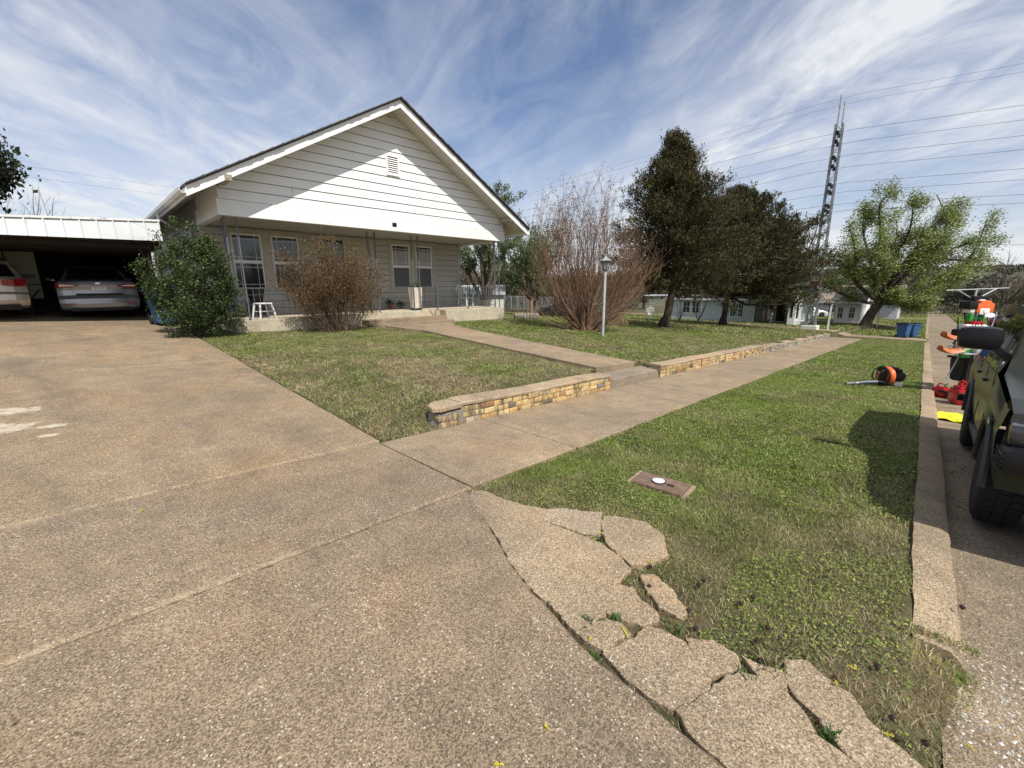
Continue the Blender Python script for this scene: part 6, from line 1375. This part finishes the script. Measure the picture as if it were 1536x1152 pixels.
# ornamental dry grass and young twigs
c0 = gp(930,27); c0 = Vector((19.3,11.6,Gf(19.3,11.6))); mb = MB()
for k in range(1500):
    a = random.uniform(0,6.28); r = random.uniform(0,.95); p = c0+Vector((math.cos(a)*r*1.1,math.sin(a)*r,0)); b = random.uniform(0,6.28); L = random.uniform(.25,.75)*(1.1-r*.5); q = random.uniform(.7,1.3); mb.col = (.36*q,.26*q,.15*q)
    e = p+Vector((math.cos(b)*L*.6,math.sin(b)*L*.6,L*.75)); s = Vector((-math.sin(b),math.cos(b),0))*.006; mb.add([p-s,p+s,p.lerp(e,.5)+Vector((0,0,L*.15))+s,p.lerp(e,.5)+Vector((0,0,L*.15))-s,e], [(0,1,2,3),(3,2,4)])
tag(obj('dry_grass_clump', mb, mt['grassb'], col=True), 'mound of dry beige ornamental grass between the bare shrub and the cedar', 'grass clump')
# ------------------------------------------------------------------ neighbouring houses and small things behind
def simple_house(name, label, loc, rz, W_, D_, H_, rise, wallm, roofm, wins, doors=(), over=.4, hip=False, porch=None):
    t = thing(name, label, 'house', loc, rz); mb = MB(); z = -.8
    cut = porch
    def wallbox(x0, x1, y0, y1): mb.box(x0, y0, z, x1, y1, H_)
    if cut: wallbox(0, cut[0], 0, D_); wallbox(cut[0], cut[1], 1.8, D_); wallbox(cut[1], W_, 0, D_) if cut[1] < W_-.05 else None
    else: wallbox(0, W_, 0, D_)
    n = int((H_)/.25)
    for i in range(n):
        zz = .1+i*.25
        for a, b in ([(0,cut[0]),(cut[1],W_)] if cut else [(0,W_)]):
            if b-a > .1: mb.add([(a,-.02,zz),(b,-.02,zz),(b,-.003,zz+.24),(a,-.003,zz+.24),(a,.01,zz),(b,.01,zz)], [(0,1,2,3),(0,4,5,1)])
        for s, xx in ((-1,0),(1,W_)): mb.add([(xx+s*.02,0,zz),(xx+s*.02,D_,zz),(xx+s*.003,D_,zz+.24),(xx+s*.003,0,zz+.24)], [(0,1,2,3)])
    mb.prism([(0,H_),(D_,H_),(D_/2,H_+rise)], 0, W_, 'x'); obj('wall', mb, wallm, t)
    mb = MB(); sl_ = rise/(D_/2); o_ = over
    for s in (0, 1):
        y0 = -o_ if s == 0 else D_+o_; z0 = H_-o_*sl_; mb.add([(-o_,y0,z0+.05),(W_+o_,y0,z0+.05),(W_+o_,D_/2,H_+rise+.05),(-o_,D_/2,H_+rise+.05),(-o_,y0,z0+.17),(W_+o_,y0,z0+.17),(W_+o_,D_/2,H_+rise+.17),(-o_,D_/2,H_+rise+.17)], [(0,3,2,1),(4,5,6,7),(0,1,5,4),(1,2,6,5),(2,3,7,6),(3,0,4,7)])
    obj('roof', mb, roofm, t); mb = MB(); mb.box(-o_,-o_-.03,H_-o_*sl_-.08,W_+o_,-o_,H_-o_*sl_+.12); obj('eave_board', mb, mt['white'], t)
    for (x0, x1, z0, z1) in wins:
        mb = MB(); mb.box(x0-.08,-.06,z0-.08,x1+.08,-.022,z1+.08); w = obj('window', mb, mt['white'], t); mb = MB(); mb.box(x0,-.068,z0,x1,-.0605,z1); obj('pane', mb, mt['glass'], w); mb = MB(); mb.box((x0+x1)/2-.02,-.075,z0,(x0+x1)/2+.02,-.0685,z1); mb.box(x0,-.075,(z0+z1)/2-.02,x1,-.0685,(z0+z1)/2+.02); obj('muntin', mb, mt['white'], w)
    if cut:
        for x in (cut[0]+.05, cut[1]-.15): mb = MB(); mb.box(x,-.05,-.1,x+.1,.05,H_); obj('porch_post', mb, mt['white'], t)
        mb = MB(); mb.box(cut[0]+.01,-.3,-.5,cut[1]-.01,1.79,.02); obj('porch_slab', mb, mt['slab'], t)
        mb = MB(); mb.box(cut[1]-1.6,1.76,.1,cut[1]-.8,1.795,2.0); obj('door', mb, mt['dark'], t)
        mb = MB(); mb.box(cut[0]+1.0,1.74,1.3,cut[0]+1.5,1.79,1.6); obj('wall_box', mb, mt['black'], t)
    return t
green_s = M('pale green siding', (.50,.56,.50), .6, .06, 3)
gs = 48.0
n1 = simple_house('house', 'long pale green single storey house with a dark porch behind the cedars', (gs,21.2,-2.05), R(-90), 12.4, 8, 2.35, 1.5, green_s, mt['shingle'], [(1.6,2.3,.75,1.95),(2.6,3.3,.75,1.95),(6.55,6.95,.5,2.1),(7.3,7.7,.5,2.1)], porch=(8.6,11.9))
mb = MB(); mb.add([(12.42,-.4,-.8),(12.42,8.4,-.8),(12.42,8.4,2.2),(12.42,4,4.0),(12.42,-.4,2.2)], [(0,1,2,3,4)]); mb = MB()
mb.box(11.92,-1.3,-.6,12.5,-.06,2.3); mb.prism([(-1.5,2.3),(1.5,2.3),(.0,3.1)], 11.9, 12.55, 'x'); obj('white_gable_wing', mb, mt['white'], n1); mb = MB(); mb.box(12.1,-1.32,.7,12.3,-1.301,2.0); mb.box(12.55,-1.0,.6,12.56,-.3,2.0); obj('wing_window', mb, mt['glass'], n1)
# low white side wing at the left with lattice, chairs
t = thing('porch_lattice', 'cream slatted screen panel of the low side porch left of the green house', 'screen', (38,18.9,Gf(38,18.9)), R(-90))
mb = MB()
for i in range(9): mb.bar((0,0,.25+i*.2),(1.7,0,.32+i*.2),.14,.02)
for x in (0,1.7): mb.bar((x,.03,-.2),(x,.03,2.1),.08)
obj('slats', mb, M('cream slats', (.62,.60,.42), .7, .06, 4), t)
mb = MB(); mb.box(-.3,-.2,2.12,5.2,2.0,2.2); mb.bar((2.8,0,-.2),(2.8,0,2.1),.07); mb.bar((4.9,0,-.2),(4.9,0,2.1),.07); obj('awning', mb, M('white awning', (.8,.82,.84), .4), t)
lawnchair(37.2,18.2,Gf(37.2,18.2), R(-60), 'white garden chair in front of the cream slatted screen', s=1.1)
lawnchair(47.1,11.0,-1.98, R(-75), 'white wicker style chair on the dark porch of the green house', s=1.25)
lawnchair(47.2,8.1,Gf(47.2,8.1), R(-100), 'white metal chair outside beside the white gable wing', s=1.1)
mb = MB(); p = px(1185,491,43); mb.bbox(-.3,-.3,-.1,.3,.3,.45,.03); o = obj('crate', mb, mt['wplastic']); o.location = (p.x,p.y,Gf(p.x,p.y)); tag(o, 'small white box on the grass between the chair and the tower', 'box')
n2 = simple_house('house', 'white clapboard house end with railings right of the lattice pole', (58,7.2,Gf(58,7.2)-.3), R(-90), 2.2, 9, 2.6, 1.3, mt['white'], mt['shingle'], [(.3,.7,.9,2.0),(1.3,1.7,.9,2.0)])
n3 = simple_house('house', 'long grey house with a tan roof far behind the leaning tree', (82,22,Gf(82,12)-.5), R(-90), 19, 9, 2.7, 2.2, M('grey siding', (.42,.43,.44), .7, .06, 3), M('tan roof', (.22,.18,.14), .9, .2, 9), [(2,3.2,1,2.2),(6,7.2,1,2.2),(11,12.2,1,2.2),(15,16,.8,2.2)])
n4 = simple_house('house', 'distant low white house across the street on the right', (112,-20,Gf(112,-20)), R(-150), 12, 8, 2.7, 2.0, mt['whiteold'], mt['shingle'], [(2,3.2,1,2.2),(6,7.2,1,2.2)])
n5 = simple_house('house', 'faraway tan house on the right hillside', (190,-32,Gf(190,-32)), R(-130), 16, 9, 3, 2.4, M('tan siding', (.45,.4,.33), .7), M('brown far roof', (.16,.13,.12), .9), [(2,3.2,1,2.2),(8,9.2,1,2.2)])
# shed behind porch end
b = px(757,466,33); sh = thing('shed', 'small cream shed with a grey roof beyond the right end of the porch', 'shed', (b.x,b.y,b.z-.15), R(133))
mb = MB(); mb.box(0,0,-.5,3.3,2.4,1.45); mb.prism([(-.0,1.45),(2.4,1.45),(1.2,1.95)], 0, 3.3, 'x'); mb.box(1.0,-.02,0,1.03,-.001,1.4) ; obj('wall', mb, M('cream shed panel', (.66,.66,.58), .6, .05, 3), sh)
mb = MB()
for s in (0,1):
    y0 = -.2 if s == 0 else 2.6; mb.add([(-.15,y0,1.37),(3.45,y0,1.37),(3.45,1.2,2.0),(-.15,1.2,2.0),(-.15,y0,1.43),(3.45,y0,1.43),(3.45,1.2,2.06),(-.15,1.2,2.06)], [(0,3,2,1),(4,5,6,7),(0,1,5,4),(1,2,6,5),(2,3,7,6),(3,0,4,7)])
obj('roof', mb, M('grey shed roof', (.33,.34,.33), .8, .1, 5), sh)
# ring of mottled stones on the back lawn
c0 = Vector((15.6,14.0,Gf(15.6,14.0))); t = thing('stone_ring', 'low ring of mottled upright stones on the lawn right of the porch', 'planter', c0); mb = MB()
for k in range(22):
    a = 6.28*k/22; q = random.uniform(.5,1.1); mb.col = (.33*q,.27*q,.22*q); mb.ball((math.cos(a)*.55,math.sin(a)*.55,.10), .11, (.75,.75,1.5), 7, .16)
obj('stones', mb, mt['attr'], t, col=True)
# post with feeder, fence
p = px(797,471,25); t = thing('feeder_post', 'weathered wooden post with a small feeder on top behind the stone ring', 'post', (p.x,p.y,p.z-.2)); mb = MB(); mb.bbox(-.07,-.07,-.2,.07,.07,1.05,.01); obj('post', mb, M('grey brown post', (.3,.22,.15), .9, .2, 9), t); mb = MB(); mb.bbox(-.1,-.1,1.051,.1,.1,1.3,.02); mb.bbox(-.14,-.14,1.301,.14,.14,1.35,.02); obj('feeder', mb, mt['dark'], t)
t = thing('chain_fence', 'thin wire mesh fence across the back lawn', 'fence', (0,0,0)); A = px(757,463,36); B_ = px(830,463,40); A.z -= .1; B_.z -= .1; mb = MB()
for k in range(9): q = A.lerp(B_, k/8); mb.bar(q, q+Vector((0,0,1.15)), .05)
obj('post', mb, mt['galv'], t); mb = MB(); mb.bar(A+Vector((0,0,1.13)), B_+Vector((0,0,1.13)), .035)
for k in range(70): q = A.lerp(B_, k/70); q2 = A.lerp(B_, (k+1)/70); mb.bar(q, q2+Vector((0,0,1.1)), .006); mb.bar(q+Vector((0,0,1.1)), q2, .006)
obj('wire_mesh', mb, mt['galv'], t)
t = thing('chain_fence', 'dark low railing running right from the white clapboard house end', 'fence', (0,0,0)); A = px(1256,484,50); B_ = px(1290,489,50); mb = MB(); mb.bar(A+Vector((0,0,.9)),B_+Vector((0,0,.7)),.1)
for k in range(4): q = A.lerp(B_, k/3); mb.bar(q-Vector((0,0,.4)), q+Vector((0,0,.85-.06*k)), .1)
obj('rail', mb, mt['darkbark'], t)
for x, d, lab in ((1241,32,'slim white marker post just right of the lattice pole'),(1314,44,'short white post leaning beside the leaning tree trunk')):
    p = px(x, 496, d); p.z = Gf(p.x,p.y); mb = MB(); mb.bar((0,0,-.1),(.12,0,2.1 if x < 1300 else 2.0),.1); o = obj('marker_post', mb, mt['wplastic']); o.location = p; tag(o, lab, 'post')
# bare twiggy saplings in front of the green house
for i, (x, d, lab) in enumerate(((1020,36,'small bare sapling left of the green house windows'),(1048,37,'small bare sapling right of its twin before the green house'))):
    b = gp(x, d); t = thing('sapling', lab, 'sapling', b, 0); mb = MB(); tips = []; limbs(mb, b, [b+Vector((random.uniform(-.9,.9),random.uniform(-.9,.9),random.uniform(1.4,2.3))) for _ in range(6)], .03, 5, tips, .35, .4, .5, Vector((0,0,.3)), 1); obj('trunk', mb, mt['bark'], t, world=True)
def split_loose(names):
    for o in [o for o in S.objects if o.type == 'MESH' and o.name.split('.')[0] in names and len(o.children) == 0]:
        bm = bmesh.new(); bm.from_mesh(o.data); bm.verts.ensure_lookup_table(); seen = set(); comps = []
        for v in bm.verts:
            if v.index in seen: continue
            st_k = [v]; seen.add(v.index); comp = []
            while st_k:
                q = st_k.pop(); comp.append(q.index)
                for e in q.link_edges:
                    w = e.other_vert(q)
                    if w.index not in seen: seen.add(w.index); st_k.append(w)
            comps.append(set(comp))
        if 1 < len(comps) <= 12:
            for c in comps[1:]:
                b2 = bm.copy(); b2.verts.ensure_lookup_table(); bmesh.ops.delete(b2, geom=[v for v in b2.verts if v.index not in c], context='VERTS')
                me = o.data.copy(); b2.to_mesh(me); b2.free(); n = o.copy(); n.data = me; COL.objects.link(n)
            bmesh.ops.delete(bm, geom=[v for v in bm.verts if v.index not in comps[0]], context='VERTS'); bm.to_mesh(o.data)
        bm.free()
split_loose({'butt_joint','collar','eave_board','lookout_beam','foundation','armrest','starter_cover','engine','wing_window','grip','air_filter','shoulder_strap','door_frame','downspout','top_rod','roof_rack','frame'})
# haze
hm = bpy.data.materials.new('haze'); hm.use_nodes = True; ht = hm.node_tree; ht.nodes.remove(ht.nodes['Principled BSDF']); pv = ht.nodes.new('ShaderNodeVolumePrincipled'); pv.inputs['Color'].default_value = (.75,.82,.95,1); pv.inputs['Density'].default_value = .00016; pv.inputs['Anisotropy'].default_value = .2
ht.links.new(pv.outputs[0], ht.nodes['Material Output'].inputs['Volume'])
bpy.context.view_layer.update()
